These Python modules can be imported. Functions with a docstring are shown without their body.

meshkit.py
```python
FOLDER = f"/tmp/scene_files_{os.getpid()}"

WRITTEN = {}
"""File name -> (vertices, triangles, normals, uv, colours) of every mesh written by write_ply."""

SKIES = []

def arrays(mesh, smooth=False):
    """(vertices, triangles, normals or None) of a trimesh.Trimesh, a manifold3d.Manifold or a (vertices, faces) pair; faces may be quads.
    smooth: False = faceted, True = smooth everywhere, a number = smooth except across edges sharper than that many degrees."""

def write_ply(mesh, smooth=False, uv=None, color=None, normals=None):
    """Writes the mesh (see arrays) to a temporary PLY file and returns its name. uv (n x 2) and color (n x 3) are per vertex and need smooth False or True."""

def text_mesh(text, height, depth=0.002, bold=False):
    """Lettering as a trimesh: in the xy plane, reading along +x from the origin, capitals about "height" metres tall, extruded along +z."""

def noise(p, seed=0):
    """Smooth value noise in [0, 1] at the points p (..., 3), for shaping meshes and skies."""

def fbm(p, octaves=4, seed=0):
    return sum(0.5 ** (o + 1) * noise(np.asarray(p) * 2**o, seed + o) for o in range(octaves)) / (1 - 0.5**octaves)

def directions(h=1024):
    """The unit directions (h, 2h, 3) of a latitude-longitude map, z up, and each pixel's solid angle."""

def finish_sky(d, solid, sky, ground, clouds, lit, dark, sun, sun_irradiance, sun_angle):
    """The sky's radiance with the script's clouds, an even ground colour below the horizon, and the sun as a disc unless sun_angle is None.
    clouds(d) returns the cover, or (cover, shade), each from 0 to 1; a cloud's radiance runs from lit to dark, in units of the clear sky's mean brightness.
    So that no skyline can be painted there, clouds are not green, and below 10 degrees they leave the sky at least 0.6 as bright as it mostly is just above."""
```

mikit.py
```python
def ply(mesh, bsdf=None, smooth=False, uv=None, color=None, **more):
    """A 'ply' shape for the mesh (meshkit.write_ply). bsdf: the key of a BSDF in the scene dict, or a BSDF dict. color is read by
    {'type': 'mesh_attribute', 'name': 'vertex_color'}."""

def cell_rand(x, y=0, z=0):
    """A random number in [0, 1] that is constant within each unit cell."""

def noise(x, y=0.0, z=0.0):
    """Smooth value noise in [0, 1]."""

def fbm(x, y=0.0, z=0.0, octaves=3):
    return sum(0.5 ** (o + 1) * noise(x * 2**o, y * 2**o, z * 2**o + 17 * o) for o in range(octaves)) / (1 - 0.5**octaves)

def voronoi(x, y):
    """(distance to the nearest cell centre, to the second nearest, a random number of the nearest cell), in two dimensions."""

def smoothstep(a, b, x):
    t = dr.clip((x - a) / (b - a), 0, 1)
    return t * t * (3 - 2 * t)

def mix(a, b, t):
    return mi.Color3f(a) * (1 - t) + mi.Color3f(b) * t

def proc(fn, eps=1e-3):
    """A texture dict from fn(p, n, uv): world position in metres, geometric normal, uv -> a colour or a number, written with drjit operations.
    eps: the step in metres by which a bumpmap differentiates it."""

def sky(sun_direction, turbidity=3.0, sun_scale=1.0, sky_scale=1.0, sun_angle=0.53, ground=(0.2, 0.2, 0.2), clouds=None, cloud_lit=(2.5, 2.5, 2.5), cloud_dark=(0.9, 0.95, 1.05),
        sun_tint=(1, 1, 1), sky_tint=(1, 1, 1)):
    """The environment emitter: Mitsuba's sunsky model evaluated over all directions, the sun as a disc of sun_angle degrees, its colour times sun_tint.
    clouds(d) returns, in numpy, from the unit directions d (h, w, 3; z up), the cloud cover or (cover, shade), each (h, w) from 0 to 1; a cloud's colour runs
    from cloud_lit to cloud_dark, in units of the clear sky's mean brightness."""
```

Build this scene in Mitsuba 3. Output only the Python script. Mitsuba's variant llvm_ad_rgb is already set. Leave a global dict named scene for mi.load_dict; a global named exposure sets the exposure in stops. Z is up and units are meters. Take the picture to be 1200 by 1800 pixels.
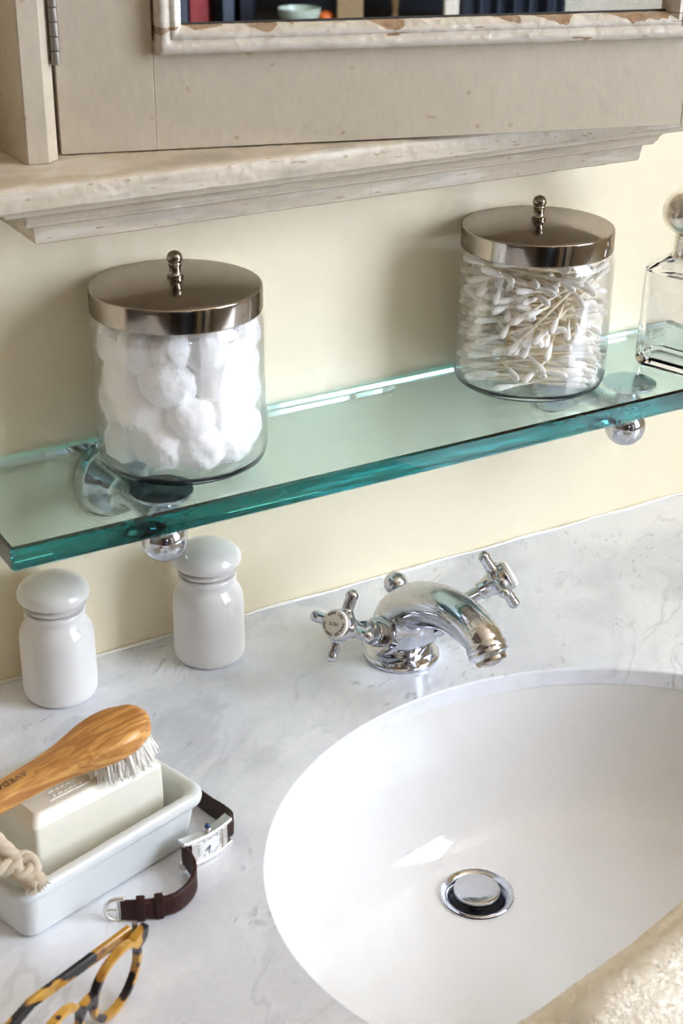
import math
import numpy as np
import trimesh
import manifold3d as m3
import shapely
import shapely.geometry as sg
import drjit as dr
import mitsuba as mi
import mikit
import meshkit

T = mi.ScalarTransform4f
PI = math.pi
scene, labels = {}, {}

# ------------------------------------------------------------------ camera, light, exposure
exposure = -0.38
CAM = np.array([-0.19375, -0.78862, 0.50636])
FWD = np.array([0.46055, 0.77199, -0.43810])
UPV = np.array([0.21597, 0.38127, 0.89888])
scene['camera'] = {'type': 'thinlens', 'fov': 2 * math.degrees(math.atan(600 / 2653.67)), 'fov_axis': 'x',
                   'aperture_radius': 0.0016, 'focus_distance': 0.93, 'near_clip': 0.02, 'far_clip': 50.0,
                   'to_world': T().look_at(origin=CAM.tolist(), target=(CAM + FWD).tolist(), up=UPV.tolist())}
WINDOW_LIGHT = [15.3, 17.3, 20.9]      # overcast daylight in the panes of the tall window, front right
WINDOW2_LIGHT = [7.0, 7.2, 7.6]        # small window across the room


# ------------------------------------------------------------------ helpers
def add(key, mesh, mat, label=None, cat=None, group=None, kind=None, smooth=False, **kw):
    base, i = key, 1
    while key in scene:
        key = f'{base}_{i:03d}'
        i += 1
    scene[key] = mesh if isinstance(mesh, dict) else mikit.ply(mesh, mat, smooth, **kw)
    note(key, label, cat, group, kind)
    return key


def note(key, label=None, cat=None, group=None, kind=None):
    d = {k: v for k, v in (('label', label), ('category', cat), ('group', group), ('kind', kind)) if v}
    if d:
        labels[key] = d


def cat_(*ms):
    ms = [trimesh.Trimesh(*mm, process=False) if isinstance(mm, tuple) else mm for mm in ms]
    return trimesh.util.concatenate(ms)


def box(x0, x1, y0, y1, z0, z1):
    b = trimesh.creation.box((x1 - x0, y1 - y0, z1 - z0))
    b.apply_translation(((x0 + x1) / 2, (y0 + y1) / 2, (z0 + z1) / 2))
    return b


def to_tm(man):
    m = man.to_mesh()
    return trimesh.Trimesh(np.asarray(m.vert_properties)[:, :3], np.asarray(m.tri_verts), process=False)


def cbox(x0, x1, y0, y1, z0, z1, c=0.001):
    """box with chamfered edges"""
    pts = []
    for ax in range(3):
        lo, hi = np.array([x0, y0, z0]) + c, np.array([x1, y1, z1]) - c
        lo[ax] -= c
        hi[ax] += c
        for a in (lo[0], hi[0]):
            for b in (lo[1], hi[1]):
                for d in (lo[2], hi[2]):
                    pts.append((a, b, d))
    return to_tm(m3.Manifold.hull_points(np.array(pts)))


def rbox(x0, x1, y0, y1, z0, z1, r=0.003, n=16):
    s = m3.Manifold.sphere(r, n)
    return to_tm(m3.Manifold.batch_hull([s.translate((a, b, c)) for a in (x0 + r, x1 - r) for b in (y0 + r, y1 - r) for c in (z0 + r, z1 - r)]))


def lathe(profile, n=64, close=True):
    """closed revolve around z of (r, z) points; ends at r=0 become fans"""
    P = np.array(profile, float)
    a = np.arange(n) * 2 * PI / n
    V, rows = [], []
    for r, z in P:
        if r < 1e-9:
            rows.append([len(V)] * n)
            V.append((0, 0, z))
        else:
            rows.append(list(range(len(V), len(V) + n)))
            V.extend(np.stack([r * np.cos(a), r * np.sin(a), 0 * a + z], 1))
    if close and P[0][0] > 1e-9 and P[-1][0] > 1e-9:
        rows.append(rows[0])
    F = []
    for k in range(len(rows) - 1):
        A, B = rows[k], rows[k + 1]
        for i in range(n):
            j = (i + 1) % n
            if A[i] != A[j]:
                F.append((A[i], A[j], B[j]))
            if B[i] != B[j]:
                F.append((A[i], B[j], B[i]))
    m = trimesh.Trimesh(np.array(V), np.array(F), process=False)
    if m.volume < 0:
        m.invert()
    return m


def arc(cx, cz, r, a0, a1, n=8):
    t = np.radians(np.linspace(a0, a1, n))
    return [(cx + r * math.cos(x), cz + r * math.sin(x)) for x in t]


def loft(rings, caps=True, closed=False):
    R = np.array(rings, float)
    k, n = R.shape[:2]
    V = R.reshape(-1, 3)
    F = []
    for a in range(k if closed else k - 1):
        b = (a + 1) % k
        for i in range(n):
            j = (i + 1) % n
            F.append((a * n + i, a * n + j, b * n + j))
            F.append((a * n + i, b * n + j, b * n + i))
    if caps and not closed:
        V = np.vstack([V, R[0].mean(0), R[-1].mean(0)])
        c0, c1 = k * n, k * n + 1
        for i in range(n):
            j = (i + 1) % n
            F.append((c0, j, i))
            F.append((c1, (k - 1) * n + i, (k - 1) * n + j))
    m = trimesh.Trimesh(V, np.array(F), process=False)
    if caps and m.volume < 0:
        m.invert()
    return m


def frames(path, up=(0, 0, 1)):
    P = np.asarray(path, float)
    t = np.gradient(P, axis=0)
    t /= np.linalg.norm(t, axis=1, keepdims=True)
    s = np.cross(t, up)
    s /= np.linalg.norm(s, axis=1, keepdims=True) + 1e-12
    return P, t, s, np.cross(s, t)


def tube(path, rad, n=12, up=(0, 0, 1), round_ends=False):
    P, t, s, u = frames(path, up)
    rad = np.broadcast_to(rad, len(P)).astype(float)
    a = np.arange(n) * 2 * PI / n
    ring = lambda c, s_, u_, r: c + r * (np.cos(a)[:, None] * s_ + np.sin(a)[:, None] * u_)
    R = [ring(P[i], s[i], u[i], rad[i]) for i in range(len(P))]
    if round_ends:
        q = np.radians([80, 60, 40, 20])
        pre = [ring(P[0] - t[0] * rad[0] * math.sin(x), s[0], u[0], rad[0] * math.cos(x)) for x in q]
        post = [ring(P[-1] + t[-1] * rad[-1] * math.sin(x), s[-1], u[-1], rad[-1] * math.cos(x)) for x in q[::-1]]
        R = pre + R + post
    return loft(R)


def spline(pts, n=40):
    """Catmull-Rom through the points"""
    P = np.asarray(pts, float)
    P = np.vstack([2 * P[0] - P[1], P, 2 * P[-1] - P[-2]])
    out = []
    segs = len(P) - 3
    for u in np.linspace(0, segs - 1e-9, n):
        i = int(u)
        f = u - i
        a, b, c, d = P[i:i + 4]
        out.append(0.5 * (2 * b + (c - a) * f + (2 * a - 5 * b + 4 * c - d) * f * f + (3 * b - a - 3 * c + d) * f ** 3))
    return np.array(out)


def move(m, o=(0, 0, 0), x=None, y=None, z=None):
    """mesh into the frame with origin o and axes x, y, z (the third one follows from two)"""
    M = np.eye(4)
    ax = [None if v is None else np.asarray(v, float) / np.linalg.norm(v) for v in (x, y, z)]
    if ax[2] is not None and ax[0] is None and ax[1] is None:
        h = np.array([1, 0, 0]) if abs(ax[2][0]) < 0.9 else np.array([0, 1, 0])
        ax[1] = np.cross(ax[2], h)
        ax[1] /= np.linalg.norm(ax[1])
    if any(v is not None for v in ax):
        if ax[0] is None:
            ax[0] = np.cross(ax[1], ax[2])
        if ax[1] is None:
            ax[1] = np.cross(ax[2], ax[0])
        if ax[2] is None:
            ax[2] = np.cross(ax[0], ax[1])
        for k in range(3):
            M[:3, k] = ax[k]
    M[:3, 3] = o
    m = m.copy()
    m.apply_transform(M)
    return m


def prism(poly, z0, z1):
    m = trimesh.creation.extrude_polygon(poly, z1 - z0, engine='earcut')
    m.apply_translation((0, 0, z0))
    return m


def prism_x(pts, x0, x1, nx=1):
    """profile of (y, z) points swept along x"""
    return loft([[(x, p[0], p[1]) for p in pts] for x in np.linspace(x0, x1, nx + 1)])


def nets(f, lo, hi, h):
    """surface-nets mesh of f < 0, its vertices drawn onto the surface"""
    lo, hi = np.array(lo, float), np.array(hi, float)
    N = np.ceil((hi - lo) / h).astype(int) + 1
    ax = [lo[k] + h * np.arange(N[k]) for k in range(3)]
    G = np.stack(np.meshgrid(*ax, indexing='ij'), -1)
    D = f(G.reshape(-1, 3)).reshape(N)
    S = D < 0
    c = [S[i:N[0] - 1 + i, j:N[1] - 1 + j, k:N[2] - 1 + k] for i in (0, 1) for j in (0, 1) for k in (0, 1)]
    n_in = sum(x.astype(int) for x in c)
    mixed = (n_in > 0) & (n_in < 8)
    idx = -np.ones(mixed.shape, int)
    idx[mixed] = np.arange(mixed.sum())
    V = lo + h * (np.argwhere(mixed) + 0.5)
    F = []
    for a in range(3):
        b, d = (a + 1) % 3, (a + 2) % 3
        sl0 = [slice(1, N[k] - 1) for k in range(3)]
        sl1 = list(sl0)
        sl0[a], sl1[a] = slice(0, N[a] - 1), slice(1, N[a])
        s0, s1 = S[tuple(sl0)], S[tuple(sl1)]
        e = np.argwhere(s0 != s1)
        sign = s0[tuple(e.T)]
        off = np.ones(3, int)
        off[a] = 0
        e = e + off
        q = []
        for db, dd in ((-1, -1), (0, -1), (0, 0), (-1, 0)):
            w = e.copy()
            w[:, b] += db
            w[:, d] += dd
            q.append(idx[tuple(w.T)])
        q = np.stack(q, 1)
        q[~sign] = q[~sign][:, ::-1]
        F += [q[:, [0, 1, 2]], q[:, [0, 2, 3]]]
    F = np.vstack(F)
    for _ in range(5):
        d0 = f(V)
        g = np.stack([(f(V + np.eye(3)[k] * h * 0.2) - f(V - np.eye(3)[k] * h * 0.2)) / (0.4 * h) for k in range(3)], 1)
        V = V - np.clip(d0, -h, h)[:, None] * g / np.maximum((g * g).sum(1, keepdims=True), 0.2)
    m = trimesh.Trimesh(V, F, process=False)
    if m.volume < 0:
        m.invert()
    return m


def smin(a, b, k):
    hh = np.clip(0.5 + 0.5 * (b - a) / k, 0, 1)
    return b * (1 - hh) + a * hh - k * hh * (1 - hh)


def sd_cone(p, a, b, ra, rb):
    """tapered capsule"""
    a, b = np.asarray(a, float), np.asarray(b, float)
    ab = b - a
    t = np.clip(((p - a) @ ab) / (ab @ ab), 0, 1)
    return np.linalg.norm(p - a - t[:, None] * ab, axis=1) - (ra + (rb - ra) * t)


def sd_cyl(p, a, b, r, rnd=0.001):
    a, b = np.asarray(a, float), np.asarray(b, float)
    L = np.linalg.norm(b - a)
    u = (b - a) / L
    q = (p - (a + b) / 2)
    ax = q @ u
    rad = np.linalg.norm(q - ax[:, None] * u, axis=1)
    dx, dz = rad - r + rnd, np.abs(ax) - L / 2 + rnd
    return np.minimum(np.maximum(dx, dz), 0) + np.hypot(np.maximum(dx, 0), np.maximum(dz, 0)) - rnd


def ellipsoid(r, n=3):
    m = trimesh.creation.icosphere(subdivisions=n, radius=1.0)
    m.apply_scale(r)
    return m


# ------------------------------------------------------------------ materials
noise, fbm, mix, sst = mikit.noise, mikit.fbm, mikit.mix, mikit.smoothstep


def mat(name, d, two=True):
    scene[name] = {'type': 'twosided', 'b': d} if two else d
    return name


def pr_(color, rough=0.5, spec=0.5, **kw):
    c = color if isinstance(color, dict) else {'type': 'rgb', 'value': list(color)}
    return {'type': 'principled', 'base_color': c, 'roughness': rough, 'specular': spec, **kw}


def flat(name, color, rough=0.5, spec=0.5, **kw):
    return mat(name, pr_(color, rough, spec, **kw))


def wall_col(p, n, uv):
    v = fbm(p.x * 9, p.y * 9, p.z * 9, 3)
    return mix((0.80, 0.71, 0.52), (0.84, 0.745, 0.56), v)


mat('m_wall', {'type': 'bumpmap', 'arbitrary': mikit.proc(lambda p, n, uv: fbm(p.x * 140, p.y * 140, p.z * 140, 2), 5e-4), 'scale': 0.0003,
               'b': pr_(mikit.proc(wall_col), 0.45, 0.35)})
flat('m_ceiling', (0.82, 0.65, 0.43), 0.8)
flat('m_trim', (0.80, 0.78, 0.72), 0.4)


def marble_col(p, n, uv):
    x, y, z = p.x, p.y, p.z
    wx = fbm(x * 14, y * 14, z * 14 + 3, 3) - 0.5
    wy = fbm(x * 14 + 31, y * 14, z * 14 + 9, 3) - 0.5
    u, w = x + 0.05 * wx, y + 0.05 * wy
    a, b = u * 0.8 + w * 0.6, w * 0.8 - u * 0.6          # veins drift along one diagonal
    cloud = 0.6 * sst(0.42, 0.72, fbm(a * 9 + 4, b * 20 + 1.7, z * 11, 4)) + 0.5 * sst(0.5, 0.75, fbm(a * 32 + 4, b * 60 + 1.7, z * 11, 4)) * sst(0.4, 0.6, fbm(x * 8 + 7, y * 8, z, 2))
    ridge = 1 - dr.abs(2 * fbm(a * 10 + 11, b * 34 + 5, z * 13, 5) - 1)
    vein = sst(0.93, 1.0, ridge) * sst(0.48, 0.72, fbm(x * 21 + 8, y * 21, z * 17, 3))
    speck = sst(0.62, 0.86, fbm(a * 130, b * 330 + 7, z * 120, 3)) * sst(0.50, 0.72, fbm(x * 30 + 2, y * 30 + 13, z * 22, 3))
    grain = fbm(x * 420, y * 420, z * 420, 2)
    c = mix((0.81, 0.83, 0.875), (0.57, 0.59, 0.645), cloud * 0.9)
    c = mix(c, (0.46, 0.47, 0.51), vein * 0.36)
    c = mix(c, (0.29, 0.30, 0.33), speck * 0.45)
    return c * (0.965 + 0.07 * grain)


mat('m_marble', pr_(mikit.proc(marble_col), 0.16, 0.45))
flat('m_porcelain', (0.785, 0.78, 0.77), 0.07, 0.5)
flat('m_dish', (0.69, 0.715, 0.70), 0.09, 0.5)
flat('m_stoneware', (0.71, 0.685, 0.655), 0.09, 0.55)
flat('m_unglazed', (0.55, 0.50, 0.44), 0.7)
flat('m_caulk', (0.86, 0.84, 0.78), 0.4)
mat('m_chrome', {'type': 'roughconductor', 'material': 'none', 'specular_reflectance': {'type': 'rgb', 'value': [0.62, 0.635, 0.68]}, 'alpha': 0.012, 'distribution': 'ggx'})
mat('m_steel', {'type': 'roughconductor', 'material': 'none', 'specular_reflectance': {'type': 'rgb', 'value': [0.40, 0.355, 0.31]}, 'alpha': 0.012, 'distribution': 'ggx'})
mat('m_silver', {'type': 'roughconductor', 'material': 'none', 'specular_reflectance': {'type': 'rgb', 'value': [0.86, 0.81, 0.74]}, 'alpha': 0.05, 'distribution': 'ggx'})
mat('m_watch_steel', {'type': 'roughconductor', 'material': 'none', 'specular_reflectance': {'type': 'rgb', 'value': [0.84, 0.81, 0.78]}, 'alpha': 0.12, 'distribution': 'ggx'})
mat('m_mirror', {'type': 'conductor', 'material': 'none', 'specular_reflectance': {'type': 'rgb', 'value': [0.86, 0.88, 0.88]}})
mat('m_slab_glass', {'type': 'dielectric', 'int_ior': 1.52, 'ext_ior': 1.0}, two=False)
mat('m_clear_glass', {'type': 'dielectric', 'int_ior': 1.50, 'ext_ior': 1.0}, two=False)
mat('m_cavity', {'type': 'dielectric', 'int_ior': 1.0, 'ext_ior': 1.50}, two=False)
mat('m_pane', {'type': 'thindielectric', 'int_ior': 1.5, 'ext_ior': 1.0}, two=False)
SHELF_MEDIUM = {'type': 'homogeneous', 'albedo': 0.0, 'scale': 18.0, 'sigma_t': {'type': 'rgb', 'value': [0.95, 0.12, 0.10]}}

# old paint of the cabinet: mottled, cracked, chipped to the wood along the edges
def paint_base(p, k=1.0):
    m = fbm(p.x * 12, p.y * 12, p.z * 12, 2)
    g = fbm(p.x * 500, p.y * 60, p.z * 120, 2)
    c = mix((0.47, 0.395, 0.29), (0.54, 0.465, 0.36), m)
    return c * (0.95 + 0.1 * g)


def cracks(p, f, thin, keep):
    """fine cracks across the run of a moulding"""
    u = p.x * f + 0.25 * noise(p.z * 420, p.x * 30)
    c = dr.floor(u)
    d = dr.abs(u - c - 0.15 - 0.7 * mikit.cell_rand(c, 3))
    k = sst(keep, keep + 0.02, mikit.cell_rand(c, 7)) * sst(0.45, 0.6, noise(c * 3.7, p.z * 190))
    return (1 - sst(0.0, thin, d)) * k


def paint_plain(p, n, uv):
    c = paint_base(p)
    spot = sst(0.80, 0.86, fbm(p.x * 160, p.y * 160, p.z * 160, 2))
    return mix(c, (0.36, 0.25, 0.14), spot * 0.6)


def paint_worn(p, n, uv):
    c = paint_base(p)
    c = mix(c, (0.66, 0.61, 0.53), sst(0.5, 0.7, fbm(p.x * 22, p.y * 60, p.z * 130 + 4, 3)) * 0.5)
    dirt = sst(0.52, 0.78, fbm(p.x * 26 + 3, p.y * 42, p.z * 95, 4))
    c = mix(c, (0.30, 0.262, 0.21), dirt * 0.6)
    bare = sst(0.735, 0.76, fbm(p.x * 150, p.y * 200, p.z * 520, 4))
    c = mix(c, mix((0.36, 0.26, 0.155), (0.27, 0.195, 0.13), fbm(p.x * 50, p.y * 300, p.z * 500, 2)), bare * 0.8)
    crk = cracks(p, 75.0, 0.03, 0.45)
    return mix(c, (0.3, 0.24, 0.18), crk * 0.35)


def paint_moulding(p, n, uv):
    c = mix(paint_base(p), (0.70, 0.66, 0.60), 0.45)
    # flaked inner arris: ragged patches down to the wood, their lower outline from noise
    top = 0.3902 - 0.0060 * dr.maximum(0, fbm(p.x * 75, 3.3, 0, 4) - 0.42) / 0.35
    zone = sst(0.0, 0.0003, p.z - top) * (1 - sst(0.3902, 0.3904, p.z)) * sst(0.36, 0.40, fbm(p.x * 30 + 9, 1.7, p.z * 60, 2))
    patch = sst(0.755, 0.765, fbm(p.x * 75 + 5, p.y * 60, p.z * 420, 3))
    bare = dr.maximum(zone, patch)
    c = mix(c, mix((0.36, 0.22, 0.12), (0.23, 0.15, 0.09), fbm(p.x * 60, p.y * 300, p.z * 500, 2)), bare)
    crk = cracks(p, 85.0, 0.03, 0.5)
    grime = sst(0.5, 0.7, fbm(p.x * 90, p.y * 90, p.z * 260, 3)) * 0.25
    c = mix(c, (0.36, 0.31, 0.24), grime)
    return mix(c, (0.25, 0.19, 0.14), crk * 0.4)


def paint_bump(p, n, uv):
    return fbm(p.x * 260, p.y * 260, p.z * 260, 3) + 1.2 * fbm(p.x * 60, p.y * 60, p.z * 60, 2)


def paint(name, fn, s=0.0006):
    mat(name, {'type': 'bumpmap', 'arbitrary': mikit.proc(paint_bump, 4e-4), 'scale': s, 'b': pr_(mikit.proc(fn), 0.42, 0.4)})


paint('m_paint', paint_plain, 0.00025)
paint('m_paint_worn', paint_worn, 0.0005)
paint('m_paint_moulding', paint_moulding, 0.0009)
flat('m_dark_strip', (0.03, 0.027, 0.024), 0.8)
flat('m_hinge', (0.23, 0.20, 0.17), 0.4, metallic=0.6)


def wood_col(p, n, uv):
    # grain along the brush handle
    a = p.x * BX[0] + p.y * BX[1] + p.z * BX[2]
    b = p.x * BY[0] + p.y * BY[1]
    g = fbm(a * 42, b * 850, p.z * 520, 3)
    r = noise(a * 7 + 2 * fbm(a * 18, b * 60, 0, 2), b * 420 + 1.5 * fbm(a * 22, b * 50, p.z * 50, 2), p.z * 260)
    fl = sst(0.70, 0.82, fbm(a * 160, b * 1300, p.z * 1300, 2))
    c = mix((0.42, 0.175, 0.038), (0.66, 0.345, 0.10), sst(0.3, 0.7, g))
    c = mix(c, (0.36, 0.14, 0.03), sst(0.45, 0.75, r) * 0.7)
    return mix(c, (0.30, 0.13, 0.035), fl * 0.5)


BTH = math.radians(12.5)
BX, BY = (math.cos(BTH), math.sin(BTH), 0.0), (-math.sin(BTH), math.cos(BTH), 0.0)
mat('m_brush_wood', pr_(mikit.proc(wood_col), 0.33, 0.5))
flat('m_ink', (0.03, 0.022, 0.018), 0.6)
flat('m_bristle', (0.90, 0.88, 0.82), 0.6)
flat('m_rope', (0.56, 0.475, 0.36), 0.9)
mat('m_soap', pr_(mikit.proc(lambda p, n, uv: mix((0.77, 0.735, 0.615), (0.80, 0.77, 0.665), fbm(p.x * 50, p.y * 50, p.z * 50, 2))), 0.38, 0.4))
flat('m_cotton', (0.955, 0.952, 0.945), 1.0, 0.0, sheen=0.3)
flat('m_swab_tip', (0.95, 0.93, 0.88), 1.0, 0.0)
flat('m_swab_stick', (0.87, 0.78, 0.61), 0.7)
flat('m_dial', (0.78, 0.765, 0.73), 0.4)
flat('m_black', (0.015, 0.015, 0.017), 0.5)
flat('m_blue_steel', (0.02, 0.04, 0.12), 0.3)
mat('m_strap', {'type': 'bumpmap', 'arbitrary': mikit.proc(lambda p, n, uv: mikit.voronoi(p.x * 300 + p.y * 200, p.z * 330)[0], 2e-4), 'scale': 0.0004,
                'b': pr_(mikit.proc(lambda p, n, uv: mix((0.014, 0.0035, 0.003), (0.036, 0.009, 0.007), fbm(p.x * 250, p.y * 250, p.z * 250, 2))), 0.45, 0.22)})
flat('m_strap_lining', (0.028, 0.014, 0.009), 0.65, 0.3)
flat('m_stitch', (0.24, 0.10, 0.05), 0.7)
flat('m_disc', (0.83, 0.80, 0.73), 0.12, 0.5)


def tortoise(p, n, uv):
    v = fbm(p.x * 120 + 3, p.y * 120, p.z * 120, 2)
    k = sst(0.52, 0.545, v)
    a = mix((0.36, 0.17, 0.02), (0.58, 0.33, 0.055), fbm(p.x * 160, p.y * 160, p.z * 160, 2))
    rim = sst(0.47, 0.52, v) * (1 - k)
    c = mix(a, (0.28, 0.09, 0.015), rim * 0.7)
    return mix(c, (0.012, 0.010, 0.014), k)


mat('m_tortoise', pr_(mikit.proc(tortoise), 0.12, 0.5))
mat('m_towel', pr_(mikit.proc(lambda p, n, uv: mix((0.80, 0.73, 0.60), (0.90, 0.85, 0.76), fbm(p.x * 120, p.y * 120, p.z * 120, 3))), 0.95, 0.1, sheen=0.4))
flat('m_towel_lit', (0.90, 0.865, 0.79), 0.95, 0.1)  # lighter copy of the towel colour: brightness of the lit upper fold painted in
flat('m_loops', (0.92, 0.885, 0.82), 0.95, 0.1)

# ------------------------------------------------------------------ the room
X0, X1, Y0, Z0, Z1 = -1.25, 1.20, -2.8, -0.86, 1.55
WY0, WY1, WZ0, WZ1 = -1.98, -0.74, 0.08, 1.48          # opening of the tall window in the right wall
add('wall_back', box(X0 - 0.1, X1 + 0.1, 0.0, 0.1, Z0, Z1), 'm_wall', kind='structure')
add('wall_left', box(X0 - 0.1, X0, Y0, 0, Z0, Z1), 'm_panelling', kind='structure')
add('wall_right', cat_(box(X1, X1 + 0.1, WY1, 0, Z0, Z1), box(X1, X1 + 0.1, Y0, WY0, Z0, Z1),
                       box(X1, X1 + 0.1, WY0, WY1, Z0, WZ0), box(X1, X1 + 0.1, WY0, WY1, WZ1, Z1)), 'm_wall', kind='structure')
V0, V1, VZ0, VZ1 = -0.40, -0.16, 0.62, 0.95              # small window in the far wall
add('wall_front', cat_(box(X0 - 0.1, V0, Y0 - 0.1, Y0, Z0, Z1), box(V1, X1 + 0.1, Y0 - 0.1, Y0, Z0, Z1),
                       box(V0, V1, Y0 - 0.1, Y0, Z0, VZ0), box(V0, V1, Y0 - 0.1, Y0, VZ1, Z1)), 'm_far_wall', kind='structure')
flat('m_panelling', (0.085, 0.055, 0.032), 0.5)
flat('m_far_wall', (0.07, 0.052, 0.036), 0.6)
flat('m_floor', (0.05, 0.031, 0.02), 0.35)
add('floor', box(X0 - 0.1, X1 + 0.1, Y0 - 0.1, 0.1, Z0 - 0.05, Z0), 'm_floor', kind='structure')
add('ceiling', box(X0 - 0.1, X1 + 0.1, Y0 - 0.1, 0.1, Z1, Z1 + 0.05), 'm_ceiling', kind='structure')


def emitter(mesh, rad):
    d = mikit.ply(mesh, 'm_trim')
    d['emitter'] = {'type': 'area', 'radiance': {'type': 'rgb', 'value': rad}}
    return d


def quad(a, b, c, d):
    return trimesh.Trimesh(np.array([a, b, c, d], float), np.array([[0, 1, 2], [0, 2, 3]]), process=False)


# window_1: white frame, glazing bars, daylit frosted panes
fx0, fx1 = X1 + 0.02, X1 + 0.07
add('window_1__frame', cat_(box(fx0, fx1, WY0, WY0 + 0.05, WZ0, WZ1), box(fx0, fx1, WY1 - 0.05, WY1, WZ0, WZ1),
                            box(fx0, fx1, WY0, WY1, WZ0, WZ0 + 0.05), box(fx0, fx1, WY0, WY1, WZ1 - 0.05, WZ1)), 'm_trim', kind='structure')
ys = np.linspace(WY0 + 0.05, WY1 - 0.05, 4)
zs = np.linspace(WZ0 + 0.05, WZ1 - 0.05, 5)
for yv in ys[1:-1]:
    add('window_1__glazing_bar', box(fx0, fx1 - 0.01, yv - 0.013, yv + 0.013, WZ0 + 0.05, WZ1 - 0.05), 'm_trim', kind='structure')
for zv in zs[1:-1]:
    add('window_1__glazing_bar', box(fx0 + 0.002, fx1 - 0.012, WY0 + 0.05, WY1 - 0.05, zv - 0.013, zv + 0.013), 'm_trim', kind='structure')
xx = fx1 - 0.005
add('window_1__pane', emitter(quad((xx, WY0 + .04, WZ0 + .04), (xx, WY0 + .04, WZ1 - .04), (xx, WY1 - .04, WZ1 - .04), (xx, WY1 - .04, WZ0 + .04)), WINDOW_LIGHT), None, kind='structure')
# window_2
yy = Y0 - 0.05
add('window_2__frame', cat_(box(V0, V0 + 0.03, yy - .02, yy + .03, VZ0, VZ1), box(V1 - 0.03, V1, yy - .02, yy + .03, VZ0, VZ1),
                            box(V0, V1, yy - .02, yy + .03, VZ0, VZ0 + 0.03), box(V0, V1, yy - .02, yy + .03, VZ1 - 0.03, VZ1)), 'm_trim', kind='structure')
add('window_2__pane', emitter(quad((V0 + .02, yy, VZ0 + .02), (V1 - .02, yy, VZ0 + .02), (V1 - .02, yy, VZ1 - .02), (V0 + .02, yy, VZ1 - .02))
                              if False else quad((V0 + .02, yy, VZ0 + .02), (V0 + .02, yy, VZ1 - .02), (V1 - .02, yy, VZ1 - .02), (V1 - .02, yy, VZ0 + .02)), WINDOW2_LIGHT), None, kind='structure')

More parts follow.
